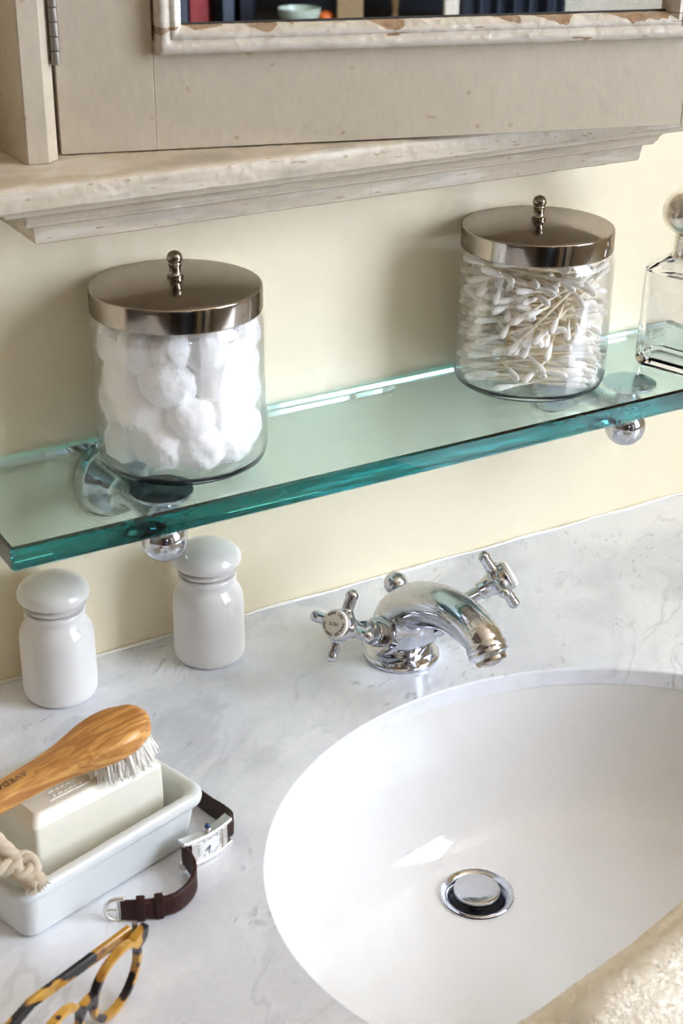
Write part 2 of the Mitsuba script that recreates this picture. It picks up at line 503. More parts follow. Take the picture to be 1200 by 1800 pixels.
# far side of the room, seen in the mirror and in the chrome
flat('m_navy', (0.012, 0.017, 0.03), 0.6)
flat('m_dark_wood', (0.03, 0.022, 0.017), 0.4)
flat('m_oak', (0.34, 0.235, 0.12), 0.45)
flat('m_bluegrey', (0.10, 0.125, 0.17), 0.5)
flat('m_cream', (0.74, 0.69, 0.58), 0.5)
flat('m_celadon', (0.52, 0.62, 0.52), 0.15)
flat('m_orange', (0.80, 0.17, 0.03), 0.4)
BOOKS = [flat(f'm_book_{i}', c, 0.6) for i, c in enumerate([(.30, .31, .33), (.45, .42, .38), (.12, .14, .18), (.42, .07, .08), (.52, .50, .47), (.07, .08, .11), (.22, .25, .30)])]
BOOK_NAMES = ['grey', 'tan', 'dark slate', 'red', 'pale beige', 'near-black', 'slate blue']
# bookcase standing on the floor in the left of the mirror
k = 'added_wardrobe'  # unseen, added so that the chrome has something dark to reflect
note(k, 'tall dark block added out of view in the far corner to darken the chrome reflections', 'added_wardrobe')
add(k + '__body', box(-1.24, -0.64, -2.79, -2.20, Z0, 1.2), 'm_dark_wood')
add(k + '__door', cbox(-1.23, -0.945, -2.20, -2.185, Z0 + .05, 1.18, .004), 'm_dark_wood')
add(k + '__door', cbox(-0.935, -0.65, -2.20, -2.185, Z0 + .05, 1.18, .004), 'm_dark_wood')
k = 'bookcase'
bx0, bx1, by0, by1 = -0.62, -0.045, -2.79, -2.58
note(k, 'blue-grey bookcase full of books, seen in the cabinet mirror', 'bookcase')
add(k + '__side_panel', box(bx0, bx0 + 0.02, by0, by1, Z0, 0.5), 'm_bluegrey')
add(k + '__side_panel', box(bx1 - 0.02, bx1, by0, by1, Z0, 0.5), 'm_bluegrey')
add(k + '__upright', box(-0.165, -0.145, by0, by1, Z0, 0.5), 'm_bluegrey')
add(k + '__back_panel', box(bx0 + .02, bx1 - .02, by0, by0 + 0.01, Z0, 0.5), 'm_bluegrey')
for zv in (-0.8, -0.5, -0.22, -0.01, 0.22, 0.48):
    add(k + '__shelf', box(bx0 + .02, bx1 - .02, by0 + .01, by1 - 0.005, zv, zv + 0.02), 'm_bluegrey')
rng = np.random.default_rng(5)
for zv, hmax in ((-0.20, 0.17), (0.01, 0.19)):
    for xa, xb in ((bx0 + .025, -0.17), (-0.14, bx1 - .022)):
        x = xa
        while True:
            w = rng.uniform(0.018, 0.042)
            if x + w > xb:
                break
            hh = hmax * rng.uniform(0.72, 0.98)
            d = rng.uniform(0.11, 0.15)
            c = int(rng.choice([0, 1, 3, 4, 6, 0, 4, 2]))
            add('book', cbox(x, x + w - 0.001, by1 - 0.03 - d, by1 - 0.03, zv, zv + hh, 0.002), BOOKS[c],
                f'{BOOK_NAMES[c]} book standing in the bookcase reflected in the cabinet mirror', 'book', 'books in the bookcase across the room')
            x += w
# sideboard with bowl and dark recess
k = 'sideboard'
note(k, 'dark wooden sideboard across the room, seen in the cabinet mirror', 'sideboard')
add(k + '__top', cbox(-0.03, 0.60, -2.79, -2.45, 0.015, 0.035, 0.002), 'm_dark_wood')
add(k + '__body', box(-0.02, 0.59, -2.79, -2.47, Z0 + 0.06, 0.015), 'm_navy')
for i, xa in enumerate((-0.01, 0.19, 0.39)):
    add(k + '__door', cbox(xa, xa + 0.19, -2.47, -2.455, Z0 + 0.09, 0.0, 0.003), 'm_dark_wood' if i != 1 else 'm_oak')
    kb = lathe([(0, 0), (.006, 0), (.005, .008), (.01, .014), (.008, .022), (0, .024)], 16)
    add(k + '__door' + ('' if i == 0 else f'_{i:03d}') + '__knob', move(kb, (xa + 0.17, -2.455, -0.25), z=(0, -1, 0)), 'm_steel')
for xa in (0.0, 0.55):
    for ya in (-2.78, -2.50):
        add(k + '__foot', box(xa, xa + 0.03, ya, ya + 0.03, Z0, Z0 + 0.06), 'm_dark_wood')
hutch = 'tall_dark_cabinet'
add(hutch, cat_(box(-0.03, 0.60, -2.797, -2.785, 0.035, 0.7), box(-0.03, -0.005, -2.785, -2.6, 0.035, 0.7), box(-0.03, 0.6, -2.785, -2.6, 0.7, 0.72)), 'm_navy',
    'dark open hutch standing on the sideboard, seen in the mirror', 'cabinet')
bowl = lathe([(0.0, 0.0), (0.016, 0.0), (0.018, 0.004)] + [(0.018 + 0.027 * math.sin(t), 0.006 + 0.034 * (1 - math.cos(t))) for t in np.linspace(0.1, 1.55, 10)] +
             [(0.0425 + 0.0, 0.040)] + [(0.016 + 0.026 * math.sin(t), 0.009 + 0.031 * (1 - math.cos(t))) for t in np.linspace(1.5, 0.1, 10)] + [(0, 0.009)], 40)
add('bowl', move(bowl, (0.100, -2.50, 0.035)), 'm_celadon', 'small pale green footed bowl reflected in the cabinet mirror', 'bowl', smooth=40)
add('orange', move(ellipsoid((0.017, 0.017, 0.0155)), (0.155, -2.53, 0.0505)), 'm_orange', 'small orange fruit beside the bowl in the mirror', 'orange', smooth=True)
k = 'wooden_box'
note(k, 'pale oak box standing upright right of the bowl in the mirror', 'box')
add(k + '__body', cbox(0.178, 0.232, -2.58, -2.50, 0.035, 0.25, 0.002), 'm_oak')
add(k + '__lid', cbox(0.175, 0.235, -2.583, -2.497, 0.25, 0.265, 0.002), 'm_oak')
add('candlestick', move(lathe([(0, 0), (.03, 0), (.03, .006), (.008, .014), (.006, .03), (.009, .05), (.006, .08), (.006, .16), (.013, .18), (.013, .2), (0, .2)], 24), (0.30, -2.56, 0.035)), 'm_oak',
    'slim wooden candlestick on the dark sideboard in the mirror', 'candlestick', smooth=40)
add('door_1', cbox(0.655, 1.05, -2.795, -2.62, Z0, 1.15, 0.004), 'm_cream', kind='structure')
# doorway: cream jamb, navy coat, cream wall beyond
add('trim_1', box(0.605, 0.625, -2.79, -2.60, Z0, 1.2), 'm_cream', kind='structure')
add('door_frame_post', cbox(0.395, 0.425, -2.44, -2.41, Z0, 1.2, 0.003), 'm_cream', 'cream painted post right of the sideboard in the mirror', 'post')
n = 60
xs = np.linspace(0.43, 0.64, n)
fold = -2.43 + 0.010 * np.sin(xs * 190) + 0.006 * np.sin(xs * 83 + 1)
cl = [[(xs[i], fold[i], z) for i in range(n)] + [(xs[i], fold[i] - 0.004, z) for i in range(n - 1, -1, -1)] for z in (-0.80, 0.2, 1.1)]
add('curtain', loft(cl), 'm_navy', 'dark navy curtain hanging in folds, seen in the mirror', 'curtain', smooth=40)
add('curtain_rail', tube([(0.38, -2.43, 1.105), (0.9, -2.43, 1.105)], 0.008), 'm_dark_wood', 'dark rail that carries the navy curtain across the room', 'curtain rail')

# ------------------------------------------------------------------ counter and sink
EX, EY, EA, EB = 0.2615, -0.307, 0.188, 0.1633
DX, DY, DZ = 0.2555, -0.2030, -0.112
NE = 160
ang = np.arange(NE) * 2 * PI / NE


def ell(a, b, z, cx=EX, cy=EY):
    return np.stack([cx + a * np.cos(ang), cy + b * np.sin(ang), 0 * ang + z], 1)


CT = -0.0115
outer = [(-0.62, -0.585), (1.198, -0.585), (1.198, -0.0005), (-0.62, -0.0005)]


def face(z, off):
    hole = ell(EA + off, EB + off, z)[:, :2]
    poly = sg.Polygon(outer, [hole])
    v, f = trimesh.creation.triangulate_polygon(poly, engine='earcut')
    return np.column_stack([v, np.full(len(v), z)]), f


vt, ft = face(0.0, 0.0014)
vb, fb = face(CT, 0.0)
lip = [ell(EA + o, EB + o, z) for o, z in ((.0014, 0), (.0009, -.00012), (.00042, -.00045), (.0001, -.001), (0, -.0016), (0, CT))]
side = loft([[(x, y, z) for x, y in outer] for z in (0.0, CT)], caps=False)
top = trimesh.Trimesh(vt, ft, process=False)
if top.face_normals[0][2] < 0:
    top.invert()
bot = trimesh.Trimesh(vb, fb, process=False)
if bot.face_normals[0][2] > 0:
    bot.invert()
lipm = loft(lip, caps=False)
lipm.invert()
if np.dot(lipm.face_normals[0], np.array([EX, EY, 0]) - lipm.triangles_center[0]) < 0:
    lipm.invert()
if np.dot(side.face_normals[0], side.triangles_center[0] - np.array([EX, EY, 0])) < 0:
    side.invert()
ctm = cat_(top, bot, lipm, side)
ctm.merge_vertices(merge_tex=True, merge_norm=True)
add('countertop', ctm, 'm_marble', 'white grey-veined marble countertop with the oval basin cut-out', 'countertop', smooth=35)
# vanity below
flat('m_vanity', (0.60, 0.58, 0.53), 0.5)
k = 'vanity_cabinet'
note(k, 'pale painted vanity cabinet carrying the marble countertop', 'cabinet')
add(k + '__side_panel', box(-0.6, -0.58, -0.56, -0.002, Z0 + .05, CT), 'm_vanity')
add(k + '__side_panel', box(1.17, 1.19, -0.56, -0.002, Z0 + .05, CT), 'm_vanity')
add(k + '__front_panel', box(-0.58, 1.17, -0.56, -0.54, Z0 + .05, CT), 'm_vanity')
add(k + '__plinth', box(-0.58, 1.17, -0.52, -0.50, Z0, Z0 + .05), 'm_dark_wood')
# bead of caulk along the wall
xs = np.linspace(-0.62, 1.196, 160)
bead = tube(np.stack([xs, -0.0012 + 0.0005 * np.sin(xs * 90), 0.0006 + 0.0006 * meshkit.noise(np.stack([xs * 60, xs * 0, xs * 0], 1))], 1), 0.0012 + 0.0003 * np.sin(xs * 61), 8)
add('trim_2', bead, 'm_caulk', kind='structure', smooth=True)

# basin
psi = np.linspace(0, PI / 2, 34)
M = 2.5
Rr, Zz = np.cos(psi) ** (2 / M), np.sin(psi) ** (2 / M)
Rr[-1] = 0


def basin(grow, z0):
    rings = []
    for r, z in zip(Rr, Zz):
        rim = ell(EA + 0.0008 + grow, EB + 0.0008 + grow, 0)[:, :2]
        dn = ell(0.0222, 0.0222, 0, DX, DY)[:, :2]
        xy = dn + (rim - dn) * r
        rings.append(np.column_stack([xy, np.full(NE, z0 + (DZ - CT) * z - (0.006 * z if grow else 0))]))
    return rings


flange = [ell(EA + 0.014, EB + 0.014, CT - 0.0002)]
drain_in = [ell(0.0215, 0.0215, DZ - 0.0015, DX, DY), ell(0.0205, 0.0205, DZ - 0.03, DX, DY)]
drain_out = [ell(0.025, 0.025, DZ - 0.03, DX, DY), ell(0.025, 0.025, DZ - 0.012, DX, DY)]
rings = flange + [ell(EA + 0.0016, EB + 0.0016, CT - 0.0002)] + basin(0, CT - 0.0006) + drain_in + drain_out + basin(0.008, CT - 0.007)[::-1][2:] + [ell(EA + 0.014, EB + 0.014, CT - 0.007)]
bm = loft(rings, caps=False, closed=True)
if bm.volume < 0:
    bm.invert()
k = 'sink'
note(k, 'oval white porcelain basin set under the marble counter', 'sink')
add(k + '__basin', bm, 'm_porcelain', smooth=40)
dk = move(lathe([(0.0155, -0.0075), (0.0165, -0.003), (0.0185, 0.0), (0.0205, 0.0014), (0.0222, 0.0018), (0.0230, 0.0010), (0.0226, 0.0002), (0.0208, -0.001), (0.0206, -0.012), (0.0155, -0.012)], 64), (DX, DY, DZ))
kd = add(k + '__drain', dk, 'm_chrome', 'round chrome drain ring', smooth=40)
add(kd + '__plug', move(lathe([(0, 0.0032), (.008, .0031), (.0125, .0026), (.0142, .0018), (.0147, .0006), (.0143, -.0008), (.006, -.002), (.004, -.012), (0, -.012)], 56), (DX + .0003, DY + .001, DZ + .0018)), 'm_chrome', smooth=40)
add(kd + '__well', move(lathe([(0.0, -0.0118), (0.0155, -0.0118), (0.0155, -0.014), (0, -0.014)], 40), (DX, DY, DZ)), 'm_black')

# ------------------------------------------------------------------ glass shelf and its brackets
SZ, ST = 0.1489, 0.1346
sh = mikit.ply(cbox(0.0126, 0.5555, -0.1121, -0.0030, ST, SZ, 0.0013), 'm_slab_glass')
sh['interior'] = SHELF_MEDIUM
add('glass_shelf', sh, None, 'thick green-edged glass shelf across the wall above the basin', 'shelf')
BZ = 0.1132
for i, bxp in enumerate((0.1138, 0.4546)):
    k = 'shelf_bracket' if i == 0 else 'shelf_bracket_001'
    note(k, ('chrome shelf bracket under the jar of cotton balls', 'chrome shelf bracket under the jar of cotton swabs and the silver-topped bottle')[i], 'shelf bracket', 'brackets of the glass shelf')
    ros = lathe([(0, 0), (.0245, 0), (.0255, .0012), (.0255, .003), (.0242, .0048), (.0240, .0062), (.0222, .0095), (.0195, .0135), (.0150, .0165), (.0115, .020), (.0088, .026), (.0072, .034), (.0066, .044), (.0070, .055), (.0085, .066), (.0085, .073), (0, .073)], 64)
    add(k + '__rosette', move(ros, (bxp, -0.0005, BZ), z=(0, -1, 0)), 'm_chrome', smooth=40)
    post = lathe([(0, -.0135)] + [(.0137 * math.cos(math.radians(q)), .0137 * math.sin(math.radians(q))) for q in range(-80, 56, 8)] +
                 [(.0068, .0128), (.0062, .0140), (.0060, .0160), (.0066, .0175), (.0128, .0182), (.0172, .0190), (.0178, .0200), (.0178, ST - BZ - .0002), (0, ST - BZ - .0002)], 56)
    add(k + '__finial', move(post, (bxp, -0.0750, BZ)), 'm_chrome', smooth=40)

# ------------------------------------------------------------------ glass jars with steel lids
def lid_mesh():
    return lathe([(0, .0094), (.0468, .0094), (.0468, 0.0), (.0481, 0.0), (.0483, .0004), (.0483, .0110)] + arc(.0468, .0124, .0014, -20, 80, 6) +
                 [(.0440, .0143), (.038, .0153), (.028, .0163), (.016, .0170), (.006, .0173), (0, .0173)], 96)


def knob_mesh():
    return lathe([(0, 0), (.0044, 0), (.0046, .0006), (.0046, .0016), (.0036, .0026), (.0032, .0042), (.0034, .0064), (.0040, .0080)] +
                 [(.0044 * math.cos(math.radians(q)), .0112 + .0040 * math.sin(math.radians(q))) for q in range(-35, 90, 12)] + [(0, .0152)], 32)


RG = 0.0500
jar_out = [(0, 0.0004), (.030, 0.0003), (.0415, 0.0), (.0450, .0006), (.0478, .0026), (.0492, .0055), (.0498, .0095), (RG, .015), (RG, .082), (.0494, .0866), (.0474, .0896), (.0462, .0915), (.0462, .0990)]
jar_in = [(0, .0042), (.034, .0040), (.0415, .0044), (.0448, .0056), (.0468, .0078), (.0476, .0120), (.0478, .017), (.0478, .080), (.0472, .0850), (.0454, .0888), (.0444, .0912), (.0444, .0990)]


def open_lathe(prof, nn=96):
    m = lathe(prof, nn, close=False)
    return m


JARS = [(0.1400, -0.0473), (0.3918, -0.0461)]
for i, (jx, jy) in enumerate(JARS):
    k = 'glass_jar' if i == 0 else 'glass_jar_001'
    note(k, ('lidded glass jar full of cotton balls on the glass shelf', 'lidded glass jar of cotton swabs on the glass shelf')[i], 'jar', 'steel-lidded glass jars on the shelf')
    add(k + '__body', move(open_lathe(jar_out[5:]), (jx, jy, SZ + .0003)), 'm_pane', smooth=50)
    add(k + '__base', move(lathe(jar_out[:6] + [(.0480, .0060), (.0466, .0040), (.0442, .0024), (.0415, .0018), (.034, .0017), (0, .0017)], 128), (jx, jy, SZ + .0003)), 'm_clear_glass', 'clear glass base', smooth=50)
    add(k + '__body__inner_wall', move(open_lathe([(.0481, .0058), (.0483, .015), (.0483, .080), (.0474, .0855), (.0456, .0890)]), (jx, jy, SZ + .0003)), 'm_pane', smooth=50)
    kl = add(k + '__lid', move(lid_mesh(), (jx, jy, SZ + .0902)), 'm_steel', 'polished steel lid', smooth=30)
    add(kl + '__knob', move(knob_mesh(), (jx, jy, SZ + .0902 + .0172)), 'm_steel', smooth=40)

# cotton balls: relaxed pile in the first jar
rng = np.random.default_rng(11)
NB, RB = 45, 0.0168
jx, jy = JARS[0]
P = np.column_stack([rng.uniform(-.03, .03, NB), rng.uniform(-.03, .03, NB), rng.uniform(.01, .15, NB)])
rad = RB * rng.uniform(0.78, 1.22, NB)
for it in range(900):
    P[:, 2] -= 0.0005 if it < 800 else 0
    for _ in range(2):
        d = P[:, None] - P[None]
        L = np.linalg.norm(d, axis=2) + 1e-9
        ov = np.maximum(0.80 * (rad[:, None] + rad[None]) - L, 0)
        np.fill_diagonal(ov, 0)
        P += (d / L[..., None] * ov[..., None] * 0.35).sum(1)
        rr = np.hypot(P[:, 0], P[:, 1])
        lim = 0.0474 - rad
        f = np.where(rr > lim, lim / np.maximum(rr, 1e-9), 1)
        P[:, :2] *= f[:, None]
        P[:, 2] = np.clip(P[:, 2], 0.0032 + rad * .95, 0.0900 - rad * 0.9)
ico = trimesh.creation.icosphere(subdivisions=4, radius=1.0)
balls, fuzz = [], []
for v in range(6):
    q = ico.vertices
    s = 1 + 0.20 * (meshkit.fbm(q * 1.3 + 7 * v, 3, seed=v) - 0.5) + 0.12 * (meshkit.fbm(q * 3 + 3 * v, 2, seed=v + 9) - 0.5) + 0.02 * (meshkit.noise(q * 14, seed=v) - 0.5) - .07
    bmesh = trimesh.Trimesh(q * s[:, None], ico.faces, process=False)
    balls.append(mikit.ply(bmesh, 'm_cotton', True))
    # stray fibres: fine curved ribbons lying over and standing off the ball
    NF = 2200
    fi = rng.integers(0, len(q), NF)
    p0 = bmesh.vertices[fi] * 0.97
    nn = p0 / np.linalg.norm(p0, axis=1, keepdims=True)
    t1 = np.cross(nn, rng.normal(0, 1, (NF, 3)))
    t1 /= np.linalg.norm(t1, axis=1, keepdims=True)
    sd = np.cross(nn, t1)          # ribbons lie flat on the ball, so they shade like it
    Lf = rng.uniform(.10, .34, NF)[:, None]
    up = rng.uniform(.03, .13, NF)[:, None]
    wd = rng.uniform(.0022, .0042, NF)[:, None]
    p1 = p0 + t1 * Lf * .5 + nn * up
    p2 = p0 + t1 * Lf + nn * up * rng.uniform(.2, 1.3, NF)[:, None]
    Vf = np.stack([p0 - sd * wd, p0 + sd * wd, p1 - sd * wd, p1 + sd * wd, p2], 1).reshape(-1, 3)
    b5 = np.arange(NF)[:, None] * 5
    Ff = np.concatenate([b5 + np.array([[0, 1, 3]]), b5 + np.array([[0, 3, 2]]), b5 + np.array([[2, 3, 4]])])
    fuzz.append(mikit.ply(trimesh.Trimesh(Vf, Ff, process=False), 'm_cotton'))
for i in range(NB):
    rr = rng.uniform(0, 360, 3)
    tw = T().translate([jx + P[i, 0], jy + P[i, 1], SZ + P[i, 2]]).rotate([0, 0, 1], rr[0]).rotate([1, 0, 0], rr[1]).rotate([0, 1, 0], rr[2]).scale([rad[i] * 1.0, rad[i] * 0.97, rad[i] * 0.93])
    kb = add('cotton_ball', {**balls[i % 6], 'to_world': tw}, None, 'fluffy white cotton ball in the lidded glass jar', 'cotton ball', 'cotton balls in the jar')
    add(kb + '__fibres', {**fuzz[i % 6], 'to_world': tw}, None, kind='stuff')

# cotton swabs: dropped one by one, each at the lowest height where it touches none
rng = np.random.default_rng(4)
jx, jy = JARS[1]
LS, RS, RT = 0.0735, 0.00105, 0.0021
TIP = 0.0130
stick_p = mikit.ply(tube([(0, 0, -LS / 2), (0, 0, LS / 2)], RS, 6, up=(1, 0, 0)), 'm_swab_stick', True)
tipm = lathe([(0, -.0030), (.0012, -.0030), (.00140, -.0012), (.0017, .0015), (.00205, .0050), (.0022, .0075), (.0019, .0095), (.0010, .0108), (0, .0112)], 10)
tipm.vertices *= 1 + 0.12 * (meshkit.noise(tipm.vertices * 900, 3)[:, None] - 0.5)
tip_p = mikit.ply(tipm, 'm_swab_tip', True)


def seg_dist(p1, d1, p2, d2):
    """closest distance of segment (p1, d1) to many segments"""
    r = p1 - p2
    a, e, b = d1 @ d1, (d2 * d2).sum(1), d2 @ d1
    c, f = r @ d1, (d2 * r).sum(1)
    den = np.maximum(a * e - b * b, 1e-12)
    s = np.clip((b * f - c * e) / den, 0, 1)
    t = np.clip((b * s + f) / e, 0, 1)
    s = np.clip((b * t - c) / a, 0, 1)
    return np.linalg.norm(p1 + s[:, None] * d1 - p2 - t[:, None] * d2, axis=1)


segs_p, segs_d, segs_r = np.zeros((0, 3)), np.zeros((0, 3)), np.zeros(0)
swabs = []
tries = 0
levels = np.sort(rng.uniform(0.0050, 0.0845, 14000))
h = LS / 2 * 1.02
for zc_ in levels:
    if len(swabs) >= 290:
        break
    az = rng.uniform(0, 2 * PI) if rng.random() < 0.4 else rng.normal(math.radians(-15), 0.75) + PI * (rng.random() < 0.5)
    el = rng.normal(0.0, 0.22)
    if rng.random() < 0.25:
        el = rng.normal(0.65, 0.2) * rng.choice([-1, 1])
    u = np.array([math.cos(az) * math.cos(el), math.sin(az) * math.cos(el), math.sin(el)])
    perp = np.array([-math.sin(az), math.cos(az), 0])
    half = h * math.cos(el)
    Rin = 0.0482 - RT
    w = math.sqrt(max(Rin ** 2 - half ** 2, 0))
    off = rng.uniform(-1, 1) * w
    room = math.sqrt(max(Rin ** 2 - off ** 2, 0)) - half
    c = perp * off + np.array([math.cos(az), math.sin(az), 0]) * rng.uniform(-1, 1) * max(room, 0)
    # the heap is higher on the side away from the window
    if zc_ + abs(u[2]) * h > 0.0875 or zc_ - abs(u[2]) * h < 0.0045 or zc_ > 0.080 - 0.20 * (c[0] + u[0] * h * 0):
        continue
    c3 = np.array([c[0], c[1], zc_])
    mine = [(c3 - u * (h - TIP), u * 2 * (h - TIP), RS), (c3 - u * h, u * TIP, RT), (c3 + u * (h - TIP), u * TIP, RT)]
    if len(segs_r) and not all((seg_dist(a_, b_, segs_p, segs_d) > (r + segs_r) * 0.68).all() for a_, b_, r in mine):
        continue
    swabs.append((c3, u))
    segs_p = np.vstack([segs_p] + [m_[0] for m_ in mine])
    segs_d = np.vstack([segs_d] + [m_[1] for m_ in mine])
    segs_r = np.append(segs_r, [m_[2] for m_ in mine])
for c3, u in swabs:
    o = np.array([jx, jy, SZ]) + c3
    hx = np.cross(u, [0.3, 0.2, 0.9])
    hx /= np.linalg.norm(hx)

    def fr(org, z, flip=1):
        Mx = np.eye(4)
        Mx[:3, 0], Mx[:3, 2] = hx, z
        Mx[:3, 1] = np.cross(z, hx)
        Mx[:3, 3] = org
        return T(Mx.tolist())
    i = 0
    k = 'cotton_swab'
    while k + '__stick' in scene:
        i += 1
        k = f'cotton_swab_{i:03d}'
    note(k, 'white-tipped cotton swab with a cream stick in the glass jar', 'cotton swab', 'cotton swabs in the jar')
    scene[k + '__stick'] = {**stick_p, 'to_world': fr(o, u)}
    scene[k + '__tip'] = {**tip_p, 'to_world': fr(o + u * (LS / 2 - 0.0085), u)}
    scene[k + '__tip_001'] = {**tip_p, 'to_world': fr(o - u * (LS / 2 - 0.0085), -u)}

# ------------------------------------------------------------------ square bottle with silver stopper
k = 'glass_bottle'
note(k, 'square clear glass bottle with a silver ball stopper at the right end of the shelf', 'bottle')
bd = np.array([0.275, -0.961])
bn = np.array([0.961, 0.275])
corner = np.array([0.4697, -0.0580])
L1, L2, HB = 0.050, 0.030, 0.0690
bc = corner + bd * L1 / 2 + bn * L2 / 2


def octa(hx, hy, c):
    return np.array([(hx - c, -hy), (hx, -hy + c), (hx, hy - c), (hx - c, hy), (-hx + c, hy), (-hx, hy - c), (-hx, -hy + c), (-hx + c, -hy)])


def bring(hx, hy, c, z):
    o = octa(hx, hy, c)
    # subdivide for soft corners
    return np.array([(bc[0] + bd[0] * p[0] + bn[0] * p[1], bc[1] + bd[1] * p[0] + bn[1] * p[1], z) for p in o])


def ring_to_circle(hx, hy, c, r, z, t):
    o = octa(hx, hy, c)
    a = np.arctan2(o[:, 1], o[:, 0])
    q = np.stack([r * np.cos(a), r * np.sin(a)], 1)
    o = o * (1 - t) + q * t
    return np.array([(bc[0] + bd[0] * p[0] + bn[0] * p[1], bc[1] + bd[1] * p[0] + bn[1] * p[1], z) for p in o])


hx, hy, cc = L1 / 2, L2 / 2, 0.0045
zb = SZ + 0.0003
outer_r = [bring(hx - .003, hy - .003, cc * .8, zb), bring(hx - .0008, hy - .0008, cc, zb + .0012), bring(hx, hy, cc, zb + .0035), bring(hx - .001, hy - .001, cc, zb + HB - .002),
           bring(hx - .0025, hy - .0025, cc, zb + HB)] + [ring_to_circle(hx - .0025, hy - .0025, cc, .0085, zb + HB + dz, t) for dz, t in ((.004, .35), (.0072, .75), (.009, 1.0), (.0135, 1.0))]
inner_r = [bring(hx - .007, hy - .007, cc, zb + .0068), bring(hx - .0032, hy - .0032, cc, zb + .0084), bring(hx - .0030, hy - .0030, cc, zb + HB - .004)] + \
          [ring_to_circle(hx - .006, hy - .006, cc, .005, zb + HB + dz, t) for dz, t in ((-.002, .1), (.003, .5), (.006, 1.0), (.013, 1.0))]
add(k + '__body', loft(outer_r), 'm_clear_glass', smooth=20)
add(k + '__body__cavity', loft(inner_r), 'm_cavity', smooth=20)
col = lathe([(0, 0), (.0098, 0), (.0104, .0006), (.0104, .0014), (.0098, .0022), (.0096, .0030), (.0092, .0036), (.0090, .008), (.0088, .0128), (.0092, .0136), (0, .0136)], 48)
zc = zb + HB + .0078
add(k + '__collar', move(col, (bc[0], bc[1], zc)), 'm_silver', 'engraved silver collar', smooth=35)
bead = ellipsoid((.00055, .00055, .00055), 1)
add(k + '__collar__beading', cat_(*[move(bead, (bc[0] + .0104 * math.cos(a), bc[1] + .0104 * math.sin(a), zc + .001)) for a in np.arange(56) * 2 * PI / 56]), 'm_silver', kind='stuff', smooth=True)
sp = lathe([(0, 0), (.0086, 0), (.0086, .0012)] + [(.0186 * math.cos(math.radians(q)), .0162 + .0158 * math.sin(math.radians(q))) for q in range(-60, 90, 8)] + [(0, .0320)], 56)
add(k + '__stopper', move(sp, (bc[0], bc[1], zc + .0135)), 'm_silver', 'domed silver stopper', smooth=40)

# ------------------------------------------------------------------ white stoneware canisters
for i, (cx, cy) in enumerate(((0.0613, -0.0280), (0.1598, -0.0332))):
    k = 'canister' if i == 0 else 'canister_001'
    note(k, ('white glazed lidded canister under the left end of the glass shelf, nearest the soap dish',
             'white glazed lidded canister beside the shelf bracket, nearer the faucet')[i], 'canister', 'white lidded canisters against the wall')
    body = lathe([(0, 0), (.0190, 0), (.0200, .0004), (.0216, .0022), (.0224, .0050), (.0226, .009), (.0224, .030), (.0223, .0400), (.0220, .0432), (.0211, .0464), (.0196, .0490), (.0182, .0507), (.0174, .0522),
                  (.0172, .0540), (.0178, .0552), (.0183, .0564), (.0184, .0576), (.0178, .0588), (.014, .0594), (0, .0594)], 72)
    add(k + '__body', move(body, (cx, cy, 0.0002)), 'm_stoneware', smooth=35)
    lid = lathe([(0, .0596), (.0150, .0598), (.0172, .0606), (.0190, .0628)] + [(.0215 * math.cos(math.radians(q)), .0695 + (.0110 if q > 0 else .0085) * math.sin(math.radians(q))) for q in range(-45, 90, 9)] + [(0, .0805)], 72)
    add(k + '__lid', move(lid, (cx, cy, 0.0002)), 'm_stoneware', smooth=35)

# ------------------------------------------------------------------ faucet
k = 'faucet'
note(k, 'chrome two-handled basin faucet with a curved spout on the marble counter', 'faucet')
FX, FY = 0.266, -0.0949
add(k + '__base', move(lathe([(0, 0), (.0236, 0), (.0242, .0006), (.0242, .0022), (.0232, .0030), (.0228, .0042), (.0205, .0056), (.0180, .0068), (0, .0068)], 72), (FX, FY, .0001)), 'm_chrome', smooth=35)
AH = {s: np.array([s * .78, -.33, .53]) / np.linalg.norm([.78, .33, .53]) for s in (-1, 1)}
DISC = {s: np.array([FX + s * .0645, -.1195, .0535]) for s in (-1, 1)}
spout_c = spline([(FX, -.090, .024), (FX, -.099, .0355), (FX, -.113, .0455), (FX, -.131, .0535), (FX, -.149, .0580), (FX, -.166, .0585), (FX, -.1790, .0560), (FX, -.1850, .0505)], 30)
spout_r = np.interp(np.linspace(0, 1, 30), [0, .2, .45, .75, .92, 1], [.0150, .0150, .0140, .0122, .0114, .0119])


def body_sdf(p):
    d = sd_cone(p, (FX, FY - .001, .001), (FX, FY - .002, .0255), .0130, .0190)
    sp_ = np.full(len(p), 1.0)
    for i in range(len(spout_c) - 2):
        sp_ = np.minimum(sp_, sd_cone(p, spout_c[i], spout_c[i + 1], spout_r[i], spout_r[i + 1]))
    last = sd_cyl(p, spout_c[-3], spout_c[-1], .0117, .0012)
    sp_ = smin(sp_, last, .002)
    d = smin(d, sp_, .004)
    for s in (-1, 1):
        d = smin(d, sd_cone(p, DISC[s] - AH[s] * .085, DISC[s] - AH[s] * .066, .0125, .0120), .006)
        d = smin(d, sd_cyl(p, DISC[s] - AH[s] * .075, DISC[s] - AH[s] * .0625, .0122, .0012), .0015)
    return d


